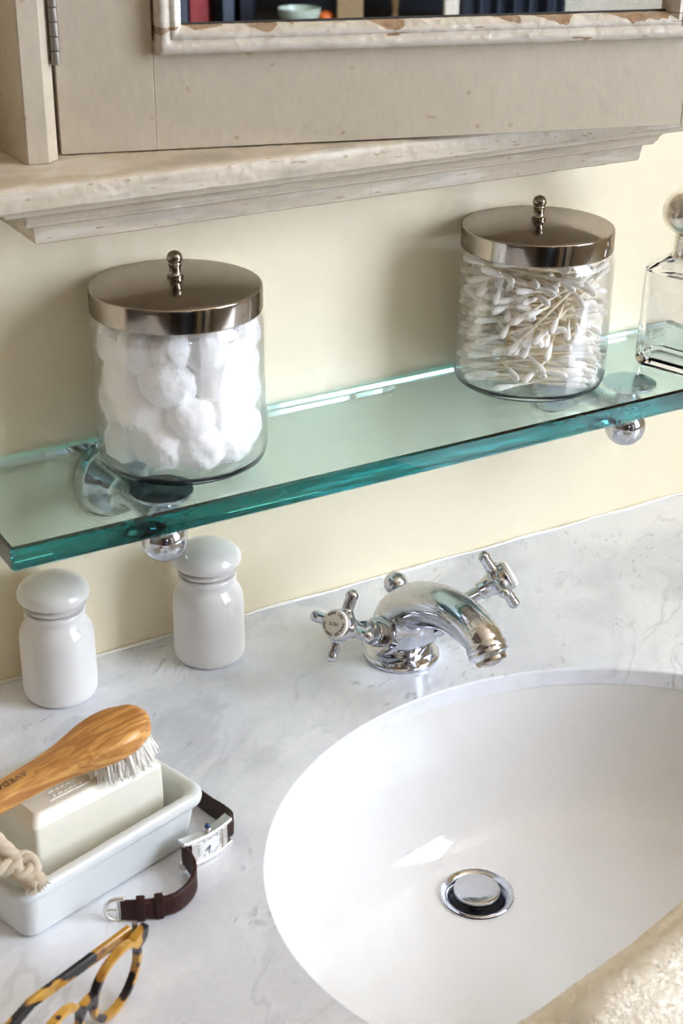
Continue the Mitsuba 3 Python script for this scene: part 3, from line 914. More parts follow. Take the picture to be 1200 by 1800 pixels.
add(k + '__body', nets(body_sdf, (FX - .05, -.205, .001), (FX + .05, -.06, .085), .0011), 'm_chrome', smooth=True)
tdir = spout_c[-1] - spout_c[-2]
tdir /= np.linalg.norm(tdir)
add(k + '__spout_rim', move(lathe([(.0100, -.0030), (.0117, -.0030), (.0119, -.0010), (.0122, .0006), (.0122, .0016), (.0116, .0022), (.0094, .0024), (.0094, -.003)], 56), spout_c[-1] + tdir * .0006, z=tdir), 'm_chrome', smooth=35)
add(k + '__aerator', move(lathe([(0, 0), (.0093, 0), (.0093, .0064), (.0084, .0070), (.0074, .0064), (.0070, .005), (0, .005)], 48), spout_c[-1] + tdir * .0006, z=tdir), 'm_steel', smooth=35)
# pop-up rod
add(k + '__pull_rod', cat_(move(lathe([(0, 0), (.0042, 0), (.0042, .018), (.0030, .019), (0, .019)], 20), (.2705, -.0788, .018)),
                           move(ellipsoid((.0077, .0077, .0077), 4), (.2705, -.0788, .0430))), 'm_chrome', 'chrome ball-topped pull rod', smooth=40)


def ringtext(txt, r, a0, step, h, outward, org, ex, ey, ez):
    """letters along a circle in the plane (ex, ey)"""
    parts = []
    for i, ch in enumerate(txt):
        if ch == ' ':
            continue
        a = a0 + i * step
        c = meshkit.text_mesh(ch, h, 0.00012, bold=True)
        c.apply_translation((-(c.bounds[0][0] + c.bounds[1][0]) / 2, -h / 2, 0))
        rad_ = ex * math.cos(a) + ey * math.sin(a)
        tan_ = -ex * math.sin(a) + ey * math.cos(a)
        xd, yd = (-tan_, rad_) if outward else (tan_, -rad_)
        parts.append(move(c, org + rad_ * r, x=xd, y=yd))
    return cat_(*parts)


for s in (-1, 1):
    a = AH[s]
    kh = k + '__handle' if s == -1 else k + '__handle_001'
    dc = DISC[s]
    def hexnut(r, L):
        g = prism(sg.Polygon([(r * 1.06 * math.cos(q), r * 1.06 * math.sin(q)) for q in np.arange(6) * PI / 3]), -L, L)
        c = lathe([(0, -L), (r * .93, -L), (r * 1.05, -L + r * .13), (r * 1.05, L - r * .13), (r * .93, L), (0, L)], 48)
        f32 = lambda m_: m3.Manifold(m3.Mesh(m_.vertices.astype(np.float32), m_.faces.astype(np.uint32)))
        return to_tm(f32(g) ^ f32(c))
    sfx = '' if s == -1 else '_001'
    add(k + '__nut' + sfx, move(hexnut(.0116, .0050), dc - a * .0565, z=a), 'm_chrome', smooth=20)
    add(k + '__gland' + sfx, move(hexnut(.0070, .0034), dc - a * .0425, z=a), 'm_chrome', smooth=20)
    add(k + '__valve' + sfx, move(lathe([(0, -.030), (.0108, -.030), (.0112, -.0225), (.0108, -.0215), (.0080, -.0205), (.0076, -.0125), (.0060, -.0115), (.0058, -.0035), (.0062, -.0030), (.0062, -.0010), (.0044, -.0004), (.0042, .018), (0, .018)], 40), dc - a * .0335, z=a), 'm_chrome', smooth=30)
    # cross handle
    vert = np.array([0, 0, 1]) - a * a[2]
    vert /= np.linalg.norm(vert)
    hor = np.cross(vert, a)
    cc_ = dc - a * .0085
    if s == 1:
        vert = vert * math.cos(.10) + hor * math.sin(.10)
        hor = np.cross(vert, a)

    def cross_sdf(p, cc_=cc_, a=a, vert=vert, hor=hor):
        d = sd_cone(p, cc_ - a * .0025, cc_ - a * .010, .0088, .0058)
        for dd in (vert, -vert, hor, -hor):
            arm = sd_cone(p, cc_ + dd * .004, cc_ + dd * .0135, .0046, .0030)
            arm = smin(arm, sd_cone(p, cc_ + dd * .0135, cc_ + dd * .0190, .0031, .0039), .002)
            d = smin(d, arm, .0035)
        d = smin(d, sd_cyl(p, cc_ + a * .001, cc_ + a * .0068, .0094, .0006), .0015)
        d = smin(d, sd_cyl(p, cc_ - a * .0145, cc_ - a * .006, .0058, .0008), .002)
        return d
    lo, hi = cc_ - .026, cc_ + .026
    add(kh + '__cross', nets(cross_sdf, lo, hi, .00075), 'm_chrome', smooth=True)
    disc = lathe([(0, -.0016), (.0086, -.0016), (.0088, -.0004), (.0084, .0006), (.0074, .0011), (.004, .0013), (0, .0013)], 56)
    add(kh + '__disc', move(disc, dc, z=a), 'm_disc', 'white porcelain button', smooth=35)
    if s == -1:
        # lettering: the whole button stands upside down
        ey = -(vert * math.cos(.10) - hor * math.sin(.10))
        ex = np.cross(ey, a)
        org = dc + a * .00118
        hot = meshkit.text_mesh('HOT', .0022, .00012, bold=True)
        hot.apply_translation((-(hot.bounds[0][0] + hot.bounds[1][0]) / 2, -.0011, 0))
        add(kh + '__disc__lettering', cat_(move(hot, org + a * .00010, x=ex, y=ey),
                                           ringtext('PEGLER ENGLAND', .0066, math.radians(188), -math.radians(14.2), .0016, True, org + a * .00002, ex, ey, a),
                                           ringtext('EST 1899', .0066, math.radians(226), math.radians(12.6), .0016, False, org + a * .00002, ex, ey, a)), 'm_black', 'black lettering')

# ------------------------------------------------------------------ soap dish
DT = math.radians(16.3)
ex, ey = np.array([math.cos(DT), math.sin(DT), 0]), np.array([-math.sin(DT), math.cos(DT), 0])
DC = np.array([0.0064, -0.1785, 0.0])


def rrect(hx, hy, r, n=7):
    pts = []
    for cx, cy, a0 in ((hx - r, hy - r, 0), (-hx + r, hy - r, 90), (-hx + r, -hy + r, 180), (hx - r, -hy + r, 270)):
        for t in np.radians(np.linspace(a0, a0 + 90, n)):
            pts.append((cx + r * math.cos(t), cy + r * math.sin(t)))
    return np.array(pts)


def dring(inset, z, r):
    q = rrect(0.0600 - inset, 0.0456 - inset, max(r - inset * 0.45, 0.002))
    return DC + q[:, :1] * ex + q[:, 1:] * ey + np.array([0, 0, z])


RC = 0.0105
dish_r = [dring(.0105, .0003, RC), dring(.0086, .0006, RC), dring(.0071, .0022, RC), dring(.0046, .0200, RC), dring(.0038, .0258, RC), dring(.0033, .0266, RC), dring(.0016, .0272, RC), dring(.0004, .0288, RC), dring(0.0, .0314, RC),
          dring(.0004, .0334, RC), dring(.0016, .0346, RC), dring(.0034, .0350, RC), dring(.0052, .0346, RC), dring(.0064, .0334, RC), dring(.0072, .0316, RC), dring(.0090, .0200, RC), dring(.0112, .0085, RC), dring(.0128, .0058, RC), dring(.0160, .0048, RC)]
add('soap_dish', loft(dish_r), 'm_dish', 'rectangular white ceramic soap dish with a rounded rim', 'soap dish', smooth=50)

# soap bar
ST_ = math.radians(13.5)
sx, sy = np.array([math.cos(ST_), math.sin(ST_), 0]), np.array([-math.sin(ST_), math.cos(ST_), 0])
SC = np.array([0.0130, -0.1810, 0.0])


def sring(hx, hy, r, z):
    q = rrect(hx, hy, r, 5)
    return SC + q[:, :1] * sx + q[:, 1:] * sy + np.array([0, 0, z])


H = 0.0545
soap = loft([sring(.036, .0185, .002, .0052), sring(.0385, .0212, .003, .0066), sring(.0392, .0222, .003, .012), sring(.0395, .0226, .003, .030), sring(.0392, .0223, .003, H - .0056), sring(.0386, .0216, .003, H - .0046),
             sring(.0362, .0186, .003, H - .0010), sring(.0354, .0178, .003, H - .0002), sring(.0346, .0170, .003, H)])
ks = add('soap_bar', soap, 'm_soap', 'cream bar of soap with slanted upper edges lying in the white dish', 'soap', smooth=28)
# worn embossing on its top face: frame and rows of shallow marks
rng = np.random.default_rng(8)
em = []
for y0 in (-.0138, .0118):
    em.append(move(rbox(-.024, .024, y0 - .0004, y0 + .0004, -.0008, .00045, .0004, 8), SC + np.array([0, 0, H]), x=sx, y=sy))
for row, yv in enumerate((-.0110, -.0070, -.0025, .0030, .0080)):
    x = -.021
    while x < .020:
        w = rng.uniform(.0012, .0032)
        em.append(move(rbox(x, x + w, yv - .0011, yv + .0011 * rng.uniform(.2, 1), -.0008, .0004, .0004, 8), SC + np.array([0, 0, H]), x=sx, y=sy))
        x += w + rng.uniform(.0006, .0016)
add('soap_bar__embossing', cat_(*em), 'm_soap', kind='stuff', smooth=40)

# ------------------------------------------------------------------ wooden brush lying on the soap
k = 'face_brush'
note(k, 'wooden-handled face brush with pale bristles lying across the soap', 'brush')
HEAD = np.array([0.0500, -0.1880, 0.0835])         # tip of the head
TAIL = np.array([-0.0800, -0.2105, 0.0665])
bx_ = HEAD - TAIL
BLEN = np.linalg.norm(bx_)
bx_ /= BLEN
by_ = np.cross([0, 0, 1], bx_)
by_ /= np.linalg.norm(by_)
bz_ = np.cross(bx_, by_)
sv = np.array([0, .0006, .002, .005, .010, .018, .026, .033, .040, .048, .058, .070, .084, .098, .110, .120, .126, .1295]) / .1295 * BLEN
wv = np.array([.0006, .0042, .0075, .0110, .0143, .0164, .0163, .0148, .0124, .0100, .0085, .0080, .0080, .0082, .0083, .0078, .0060, .001]) * 1.0
tv = np.array([.0010, .0040, .0055, .0066, .0074, .0078, .0078, .0075, .0070, .0064, .0058, .0054, .0052, .0052, .0052, .0050, .0045, .0015])
s2 = np.concatenate([sv[:4], np.linspace(sv[4], sv[-4], 40), sv[-3:]])
w2, t2 = np.interp(s2, sv, wv), np.interp(s2, sv, tv)
for _ in range(2):
    w2[4:-4] = (w2[3:-5] + 2 * w2[4:-4] + w2[5:-3]) / 4
    t2[4:-4] = (t2[3:-5] + 2 * t2[4:-4] + t2[5:-3]) / 4
rings = []
aa = np.arange(28) * 2 * PI / 28
for s_, w_, t_ in zip(s2, w2, t2):
    # flat-topped rounded section
    ca, sa = np.cos(aa), np.sin(aa)
    px = w_ * np.sign(ca) * np.abs(ca) ** 0.62
    pz = t_ * np.sign(sa) * np.abs(sa) ** 0.62
    rings.append(HEAD - bx_ * s_ + px[:, None] * by_ + (pz[:, None] - t_ * 0 - 0.0052) * bz_)
add(k + '__handle', loft(rings), 'm_brush_wood', smooth=45)
lt = meshkit.text_mesh('AVEDA', .0036, .00015)
lt.apply_translation((0, -.0018, 0))
ltop = HEAD - bx_ * (BLEN * .515) + bz_ * (np.interp(BLEN * .58, s2, t2) - .0052 + .00005)
add(k + '__lettering', move(lt, ltop, x=-bx_, y=-by_), 'm_ink', 'dark stamped lettering')
rng = np.random.default_rng(2)
tufts = []
for r_, cnt in ((0.0, 1), (.0042, 6), (.0084, 12), (.0122, 18)):
    for q in range(cnt):
        a0 = q * 2 * PI / max(cnt, 1) + r_ * 90
        ctr = HEAD - bx_ * .0185 + bx_ * r_ * 1.18 * math.cos(a0) + by_ * r_ * 0.98 * math.sin(a0) - bz_ * .0100
        out = bx_ * math.cos(a0) + by_ * math.sin(a0)
        lean = out * (r_ / .0122) * .16
        for f_ in range(26):
            o = rng.normal(0, .0010, 3)
            e = rng.normal(0, .0012, 3)
            L_ = .0130 * rng.uniform(.95, 1.03)
            a_ = ctr + o
            b_ = a_ - bz_ * L_ * .5 + lean * L_ * .5 + e * .4
            c_ = a_ - bz_ * L_ + lean * L_ * 1.1 + e
            if c_[2] < H + .0004 and abs((c_ - SC) @ sx) < .041 and abs((c_ - SC) @ sy) < .024:
                c_[2] = H + .0004
            tufts.append(tube(np.array([a_, b_, c_]), [.00042, .00042, .00030], 4, up=(0.1, 0.9, 0.2)))
core = HEAD - bx_ * .0185 - bz_ * .0165
tufts.append(move(lathe([(0, -.0055), (.0100, -.0050), (.0108, .002), (.0108, .0068), (0, .0070)], 28), core, x=bx_ * 1.0, z=bz_))
add(k + '__bristles', cat_(*tufts), 'm_bristle', 'pale bristles', kind='stuff', smooth=True)
# rope loop through the handle's end, knotted over the dish's near corner
def rope(path, r, n=90, tw=330, strands=3):
    Pp = spline(path, n)
    P_, t_, s_, u_ = frames(Pp, (0.2, 0.1, 1))
    L_ = np.concatenate([[0], np.cumsum(np.linalg.norm(np.diff(P_, axis=0), axis=1))])
    ms = []
    for q in range(strands):
        ph = q * 2 * PI / strands + L_ * tw
        c = P_ + (s_ * np.cos(ph)[:, None] + u_ * np.sin(ph)[:, None]) * r * 0.42
        ms.append(tube(c, r * 0.66, 10))
    return cat_(*ms)


kn = np.array([0.0, 0, 0])
KN = np.array([-0.0310, -0.2285, 0.0415])
HOLE = TAIL + bx_ * .016
add(k + '__rope', cat_(
    rope([HOLE + bz_ * .004, HOLE + np.array([.010, .004, .010]), (-.0540, -.2050, .0610), (-.0430, -.2110, .0570), (-.0370, -.2190, .0500), KN + np.array([-.001, .003, .003])], .0041),
    rope([HOLE - bz_ * .014, HOLE + np.array([.012, -.010, -.010]), (-.0590, -.2220, .0490), (-.0470, -.2250, .0460), KN + np.array([-.002, .001, .003])], .0041),
    rope([KN + np.array(v) for v in ((-.004, .003, .002), (.000, .0045, .0045), (.004, .0015, .0035), (.0025, -.003, .001), (-.003, -.003, .001), (-.004, .002, .003), (.001, .004, .001), (.004, 0, -.001))], .0037, 80),
    rope([KN + np.array(v) for v in ((0, .001, 0), (.0015, -.003, -.001), (.0030, -.0070, -.0015), (.0042, -.0095, -.003))], .0042, 30, 500),
    rope([KN + np.array(v) for v in ((-.001, 0, 0), (-.001, -.004, -.001), (.0006, -.0075, -.002), (.0012, -.0105, -.003))], .0040, 30, 500)), 'm_rope', 'knotted cream cord loop', smooth=True)
rng = np.random.default_rng(21)
fr_ = []
for q in range(70):
    b0 = KN + np.array([rng.uniform(-.0025, .005), rng.uniform(-.009, -.004), rng.uniform(-.003, .001)])
    e0 = b0 + np.array([rng.normal(.001, .002), rng.uniform(-.005, -.001), rng.uniform(-.003, .0005)])
    e0[2] = max(e0[2], .0342)
    fr_.append(tube(np.array([b0, (b0 + e0) / 2 + rng.normal(0, .0005, 3), e0]), [.0004, .0004, .0003], 5, up=(.3, .1, .9)))
add(k + '__rope__frayed_end', cat_(*fr_), 'm_rope', kind='stuff', smooth=True)

# ------------------------------------------------------------------ wristwatch standing on its edge
k = 'wristwatch'
note(k, 'steel rectangular wristwatch with a dark brown strap beside the soap dish', 'watch')
WL = np.array([0.0860, -0.2136, 0]) - np.array([0.0552, -0.2214, 0])
wlen = np.linalg.norm(WL)
wx = WL / wlen                                   # along the case, 12 o'clock at the left
wy = np.array([0, 0, 1.0])                       # 3 o'clock up
wn = np.cross(wx, wy)                            # face towards the viewer
WO = np.array([0.0552, -0.2214, 0]) + WL / 2 + wy * .0086
CW, CH = wlen / 2, .0083


def wp(u, v, d):
    """point on the case: along, up, out of the face; the case is curved along its length"""
    return WO + wx * u + wy * v + wn * (d - 9.0 * u * u)


def wsheet(u0, u1, v0, v1, d0, d1, nu=14, c=.0004):
    R = []
    for i, u in enumerate(np.linspace(u0, u1, nu)):
        q = [(v0 + c, d1), (v0, d1 - c), (v0, d0 + c), (v0 + c, d0), (v1 - c, d0), (v1, d0 + c), (v1, d1 - c), (v1 - c, d1)]
        R.append([wp(u, v, d) for v, d in q])
    return loft(R)


add(k + '__case', cat_(wsheet(-CW, CW, CH - .0024, CH, -.0060, .0006, 16, .0007), wsheet(-CW, CW, -CH, -CH + .0024, -.0060, .0006, 16, .0007),
                       wsheet(-CW + .004, -CW + .0072, -CH + .002, CH - .002, -.0058, .0002, 6), wsheet(CW - .0072, CW - .004, -CH + .002, CH - .002, -.0058, .0002, 6),
                       wsheet(-CW + .005, CW - .005, -CH + .002, CH - .002, -.0062, -.0035, 10)), 'm_watch_steel', smooth=30)
kd = add(k + '__dial', wsheet(-CW + .007, CW - .007, -CH + .0022, CH - .0022, -.0036, -.0010, 12, .0001), 'm_dial', 'cream dial with black Roman numerals', smooth=20)
du, dv = CW - .0088, CH - .0037
nums = []
spots = [('XII', -du, 0, 90), ('I', -du, dv * .62, 60), ('II', -du * .52, dv, 30), ('III', 0, dv, 0), ('IIII', du * .52, dv, -30), ('V', du, dv * .62, -60), ('VI', du, 0, -90),
         ('VII', du, -dv * .62, -120), ('VIII', du * .52, -dv, -150), ('IX', 0, -dv, 180), ('X', -du * .52, -dv, 150), ('XI', -du, -dv * .62, 120)]
for txt, u, v, a in spots:
    g = meshkit.text_mesh(txt, .0016, .00008)
    g.apply_translation((-(g.bounds[0][0] + g.bounds[1][0]) / 2, -.0008, 0))
    # numerals stand with their feet towards the middle; seen upright when 12 is up (12 lies at the left)
    aa_ = math.radians({'XII': 90, 'I': 60, 'II': 20, 'III': 0, 'IIII': -20, 'V': -60, 'VI': -90, 'VII': -120, 'VIII': -160, 'IX': 180, 'X': 160, 'XI': 120}[txt])
    xd = wx * math.cos(aa_) + wy * math.sin(aa_)
    yd = -wx * math.sin(aa_) + wy * math.cos(aa_)
    nums.append(move(g, wp(u, v, -.00098), x=xd, y=yd))
add(kd + '__numerals', cat_(*nums), 'm_black')
for (u, v) in ((-.0035, -.0020), (-.0015, -.0042)):
    add(k + '__hand', tube(np.array([wp(0, 0, -.0006), wp(u * .6, v * .6, -.0006), wp(u, v, -.0006)]), [.0003, .00028, .0001], 6), 'm_blue_steel')
add(k + '__crystal', quad(wp(-CW + .007, -CH + .0022, .0002), wp(-CW + .007, CH - .0022, .0002), wp(CW - .007, CH - .0022, .0002), wp(CW - .007, -CH + .0022, .0002))
    if False else loft([[wp(u, -CH + .0022, .0001), wp(u, CH - .0022, .0001)] for u in np.linspace(-CW + .007, CW - .007, 12)], caps=False), 'm_pane')
crown = lathe([(0, 0), (.0014, 0), (.0014, .0006), (.0021, .0008), (.0022, .0016), (.0018, .0024), (0, .0026)], 24)
kc = add(k + '__crown', move(crown, wp(0, CH - .0002, -.0028), z=wy), 'm_watch_steel', smooth=30)
add(kc + '__cabochon', move(lathe([(0, 0), (.0015, 0), (.0013, .0012), (.0007, .0021), (0, .0024)], 20), wp(0, CH + .0022, -.0028), z=wy), 'm_blue_steel', 'dark blue cabochon', smooth=40)


def strap(path, zc, hw, th, n=48):
    """upright band along a path in plan; zc, hw: centre height and half width"""
    Pp = spline([(x, y, 0) for x, y in path], n)
    P_, t_, s_, u_ = frames(Pp)
    zc_ = np.interp(np.linspace(0, 1, n), np.linspace(0, 1, len(zc)), zc)
    hw_ = np.interp(np.linspace(0, 1, n), np.linspace(0, 1, len(hw)), hw)
    R = []
    for i in range(n):
        o = P_[i] + np.array([0, 0, zc_[i]])
        c = .0005
        q = [(-th, -hw_[i] + c), (-th + c, -hw_[i]), (th - c, -hw_[i]), (th, -hw_[i] + c), (th * 1.25, 0), (th, hw_[i] - c), (th - c, hw_[i]), (-th + c, hw_[i]), (-th, hw_[i] - c)]
        R.append([o + s_[i] * a_ + np.array([0, 0, b_]) for a_, b_ in q])
    return loft(R), P_, s_, t_, zc_, hw_


# buckle half: from the 12 end round to the buckle
cl = wp(-CW + .002, 0, -.0038)
p1 = [(cl[0], cl[1]), (0.0550, -0.2300), (0.0490, -0.2395), (0.0375, -0.2456), (0.0235, -0.2430), (0.0115, -0.2372)]
m1, P1, S1, T1, Z1_, H1_ = strap(p1, [.0084, .0074, .0066, .0064, .0063, .0063], [.0068, .0066, .0062, .0060, .0059, .0059], .0010)
add(k + '__strap', m1, 'm_strap', 'dark brown crocodile-grain strap', smooth=40)
st = []
for i in range(6, 40):
    if i % 1 == 0:
        for e in (-1, 1):
            sgn = 1.0 if True else -1
            a_ = P1[i] + np.array([0, 0, Z1_[i] + e * (H1_[i] - .0013)])
            for side_ in (1,):
                c0 = a_ + S1[i] * (-.00105) * sgn
                st.append(tube(np.array([c0 - T1[i] * .0003, c0 + T1[i] * .0003]), .00016, 5))
                c0 = a_ + S1[i] * (.00110) * sgn
                st.append(tube(np.array([c0 - T1[i] * .0003, c0 + T1[i] * .0003]), .00016, 5))
add(k + '__strap__stitching', cat_(*st), 'm_stitch', kind='stuff')
for fr0 in (.74, .86):
    i = int(fr0 * 47)
    o = P1[i] + np.array([0, 0, Z1_[i]])
    hw_ = H1_[i] + .0008
    rb = rbox(-.0022, .0022, -.0022, .0022, -hw_, hw_, .0007, 8)
    add(k + '__keeper', move(rb, o + np.array([0, 0, .0006]), x=T1[i], z=(0, 0, 1)), 'm_strap', smooth=30)
# buckle: a rounded frame
i = 47
bo = P1[i] + T1[i] * .0012 + np.array([0, 0, Z1_[i]])
bpath = []
for a_ in np.linspace(-PI / 2, PI / 2, 12):
    bpath.append(bo + T1[i] * (.0062 * math.cos(a_)) + np.array([0, 0, .0068 * math.sin(a_)]))
bp2 = np.array([bo - T1[i] * .0030 + np.array([0, 0, -.0068])] + bpath + [bo - T1[i] * .0030 + np.array([0, 0, .0068])])
add(k + '__buckle', cat_(tube(bp2, .0011, 10, up=S1[i], round_ends=True), tube(np.array([bo + np.array([0, 0, -.0068]), bo + np.array([0, 0, .0068])]), .0008, 8, up=(1, 0, 0)),
                         tube(np.array([bo, bo + T1[i] * .0035 + S1[i] * .0006, bo + T1[i] * .0068]), .0006, 8)), 'm_watch_steel', 'steel buckle', smooth=40)
# hole half: from the 6 end back behind the dish
cr = wp(CW - .002, 0, -.0038)
p2 = [(cr[0], cr[1]), (0.0888, -0.2050), (0.0888, -0.1955), (0.0865, -0.1860), (0.0848, -0.1775), (0.0838, -0.1700), (0.0835, -0.1650)]
m2, P2, S2, T2, Z2_, H2_ = strap(p2, [.0084, .0078, .0070, .0065, .0063, .0063, .0063], [.0068, .0066, .0063, .0061, .0060, .0060, .0057], .0009)
add(k + '__strap', m2, 'm_strap_lining', 'brown leather strap end with punched holes', smooth=40)
hl = []
for i in (22, 27, 32, 37):
    for sd in (-1, 1):
        hl.append(move(lathe([(0, 0), (.0007, 0), (.0007, .0001), (0, .0001)], 10), P2[i] + np.array([0, 0, Z2_[i]]) + S2[i] * sd * .00115, z=S2[i] * sd))
add(k + '__strap_001__holes', cat_(*hl), 'm_black')

# ------------------------------------------------------------------ folded tortoiseshell glasses
k = 'eyeglasses'
note(k, 'half-folded tortoiseshell eyeglasses standing on the marble in front of the soap dish', 'glasses')
gh, gb = np.array([-0.0012, -0.2888, 0]), np.array([-0.0405, -0.3138, 0])
gx = gh - gb
gx /= np.linalg.norm(gx)                         # along the front towards the hinge in view
gz = np.array([-gx[1], gx[0], 0])                # out of the front's back, towards the dish
gz = np.array([gx[1], -gx[0], 0]) * -1
tilt = math.radians(-6)
gy = np.array([0, 0, 1.0]) * math.cos(tilt) + gz * math.sin(tilt)
gn = np.cross(gx, gy)
LC = 0.0222                                      # lens centre from the bridge's middle
GO = np.array([-0.01453, -0.29439, .0190]) - gx * LC


def eye(cx, a, b, sgn, n=72):
    t = np.arange(n) * 2 * PI / n
    x = np.sign(np.cos(t)) * np.abs(np.cos(t)) ** 0.92 * a
    y = np.sign(np.sin(t)) * np.abs(np.sin(t)) ** 0.92 * b
    x = x * (1 + 0.10 * y / b) + 0.0
    return np.stack([cx + x, y], 1)


shapes = []
for sgn in (-1, 1):
    shapes.append(sg.Polygon(eye(sgn * LC, .0184, .0187, sgn)))
bridge = sg.LineString([(-.0065, .0030), (-.0030, .0068), (.0030, .0068), (.0065, .0030)]).buffer(.0024)
fr = shapely.union_all(shapes + [bridge] + [sg.Polygon([(sgn * .0370, .0070), (sgn * .0440, .0105), (sgn * .0445, .0160), (sgn * .0350, .0155)]).buffer(.001) for sgn in (-1, 1)])
for sgn in (-1, 1):
    fr = fr.difference(sg.Polygon(eye(sgn * LC, .0155, .0158, sgn)))
fr = fr.buffer(.0004).buffer(-.0004)
fm = prism(fr.buffer(-.0003), -.0019, .0019)
fm2 = prism(fr, -.0015, .0015)
add(k + '__frame', move(cat_(fm2, fm), GO, x=gx, y=gy), 'm_tortoise', smooth=25)
for sgn in (-1, 1):
    lensm = trimesh.Trimesh(*[np.column_stack([q_, np.zeros(len(q_))]) if q_.ndim == 2 and q_.shape[1] == 2 else q_ for q_ in trimesh.creation.triangulate_polygon(sg.Polygon(eye(sgn * LC, .0157, .0160, sgn)), engine='earcut')], process=False)
    add(k + '__lens', move(lensm, GO, x=gx, y=gy), 'm_pane')
# temples, folded behind the front
for j, sgn in enumerate((1, -1)):
    hpt = GO + gx * (sgn * .0432) + gy * .0133 - gn * .0045 * 1
    if sgn == 1:
        e1 = np.array([-0.0700, -0.3030, .0310])
        dirn = e1 - hpt
        dirn /= np.linalg.norm(dirn)
        Pp = np.array([hpt + dirn * t_ for t_ in np.linspace(.003, .095, 24)])
        Pp[:, 2] -= np.interp(np.arange(24), [0, 14, 23], [0, .002, .018])
    else:
        dirn = -gn * math.cos(.10) - gx * math.sin(.10)      # the other one stands open
        Pp = np.array([hpt + dirn * t_ for t_ in np.linspace(.002, .095, 24)])
        Pp[:, 2] -= np.interp(np.arange(24), [0, 14, 23], [0, .004, .024])
    P_, t_, s_, u_ = frames(Pp)
    R = []
    for i in range(24):
        hh, ww = np.interp(i, [0, 5, 14, 23], [.0032, .0030, .0026, .0034]), .0016
        q = [(-ww, -hh + .0006), (-ww + .0006, -hh), (ww - .0006, -hh), (ww, -hh + .0006), (ww, hh - .0006), (ww - .0006, hh), (-ww + .0006, hh), (-ww, hh - .0006)]
        R.append([P_[i] + s_[i] * a_ + u_[i] * b_ for a_, b_ in q])
    kt = add(k + '__temple', loft(R), 'm_tortoise', smooth=35)
    add(k + '__hinge', tube(np.array([hpt + gy * -.0030, hpt + gy * .0030]), .0013, 10, up=(1, 0, 0)), 'm_hinge')

# ------------------------------------------------------------------ towel draped over the near edge of the basin
rng = np.random.default_rng(3)


def towel_sheet(edge, depth_dir, length, thick, prof, name_seed, nu=150, nv=120):
    """thick folded layer: edge curve (fold line), running back along depth_dir; prof(v) gives height along depth"""
    E_ = spline(edge, nu)
    L_ = np.linspace(0, 1, nv)
    top, bot = [], []
    for v in L_:
        w = v * length
        rise = prof(v)
        lip_ = thick * (1 - max(0, 1 - w / (thick * 0.8)) ** 2) ** 0.5 if w < thick * 0.8 else thick
        row = E_ + np.outer(np.ones(nu), np.asarray(depth_dir) * w)
        wav = 0.004 * (meshkit.fbm(np.column_stack([E_[:, 0] * 28, np.full(nu, w * 25), np.zeros(nu)]), 3, seed=name_seed) - 0.5)
        wav = wav + min(v * 3, 1) * 0.016 * (meshkit.fbm(np.column_stack([E_[:, 0] * 13, np.full(nu, w * 9), np.full(nu, 3.0)]), 2, seed=name_seed + 5) - 0.5)
        row = row + np.array([0.010, 0.0, 0]) * (meshkit.noise(np.array([[w * 22, 1.5, name_seed]]))[0] - 0.5) * min(v * 4, 1)
        s_u = np.linalg.norm(E_ - E_[0], axis=1)
        du = np.minimum(s_u, s_u[-1] - s_u) / (thick * 0.8)
        dv = (1 - v) * length / (thick * 0.8)
        end = np.sqrt(np.maximum(1 - np.maximum(0, 1 - np.minimum(du, dv)) ** 2, 0.01))
        lip_ = lip_ * end
        mid = row[:, 2] + rise + wav
        top.append(np.column_stack([row[:, :2], mid + lip_ / 2]))
        bot.append(np.column_stack([row[:, :2], mid - lip_ / 2]))
    grid_t, grid_b = np.array(top), np.array(bot)
    rings = [np.vstack([grid_t[i], grid_b[i][::-1]]) for i in range(nv)]
    m = loft(rings)
    n_ = m.vertex_normals
    fz = meshkit.fbm(m.vertices * 420, 2, seed=name_seed) - 0.5
    m.vertices = m.vertices + n_ * (fz * 0.0022)[:, None]
    return m, grid_t


k = 'towel'
note(k, 'cream terry towel draped over the near edge of the basin', 'towel')
dd = np.array([0.16, -0.987, 0])
edgeA = [(0.120, -0.3985, 0.004), (0.150, -0.3945, 0.004), (0.190, -0.3885, 0.005), (0.230, -0.3800, 0.006), (0.270, -0.3690, 0.007), (0.32, -0.356, .008)]
mA, gA = towel_sheet(edgeA, dd, 0.19, 0.011, lambda v: 0.002 + 0.010 * min(v * 4, 1), 1)
add(k + '__lower_fold', mA, 'm_towel', smooth=True)
edgeB = [(.1120, -.4445, .036), (.1334, -.4301, .038), (.1700, -.4235, .040), (.2078, -.4165, .041), (.2500, -.4080, .043), (.3100, -.3940, .045)]
mB, gB = towel_sheet(edgeB, dd, 0.15, 0.024, lambda v: 0.012 * math.sin(min(v * 6, 1) * PI / 2) - 0.036 * max(v - .10, 0), 2)
add(k + '__upper_fold', mB, 'm_towel_lit', smooth=True)


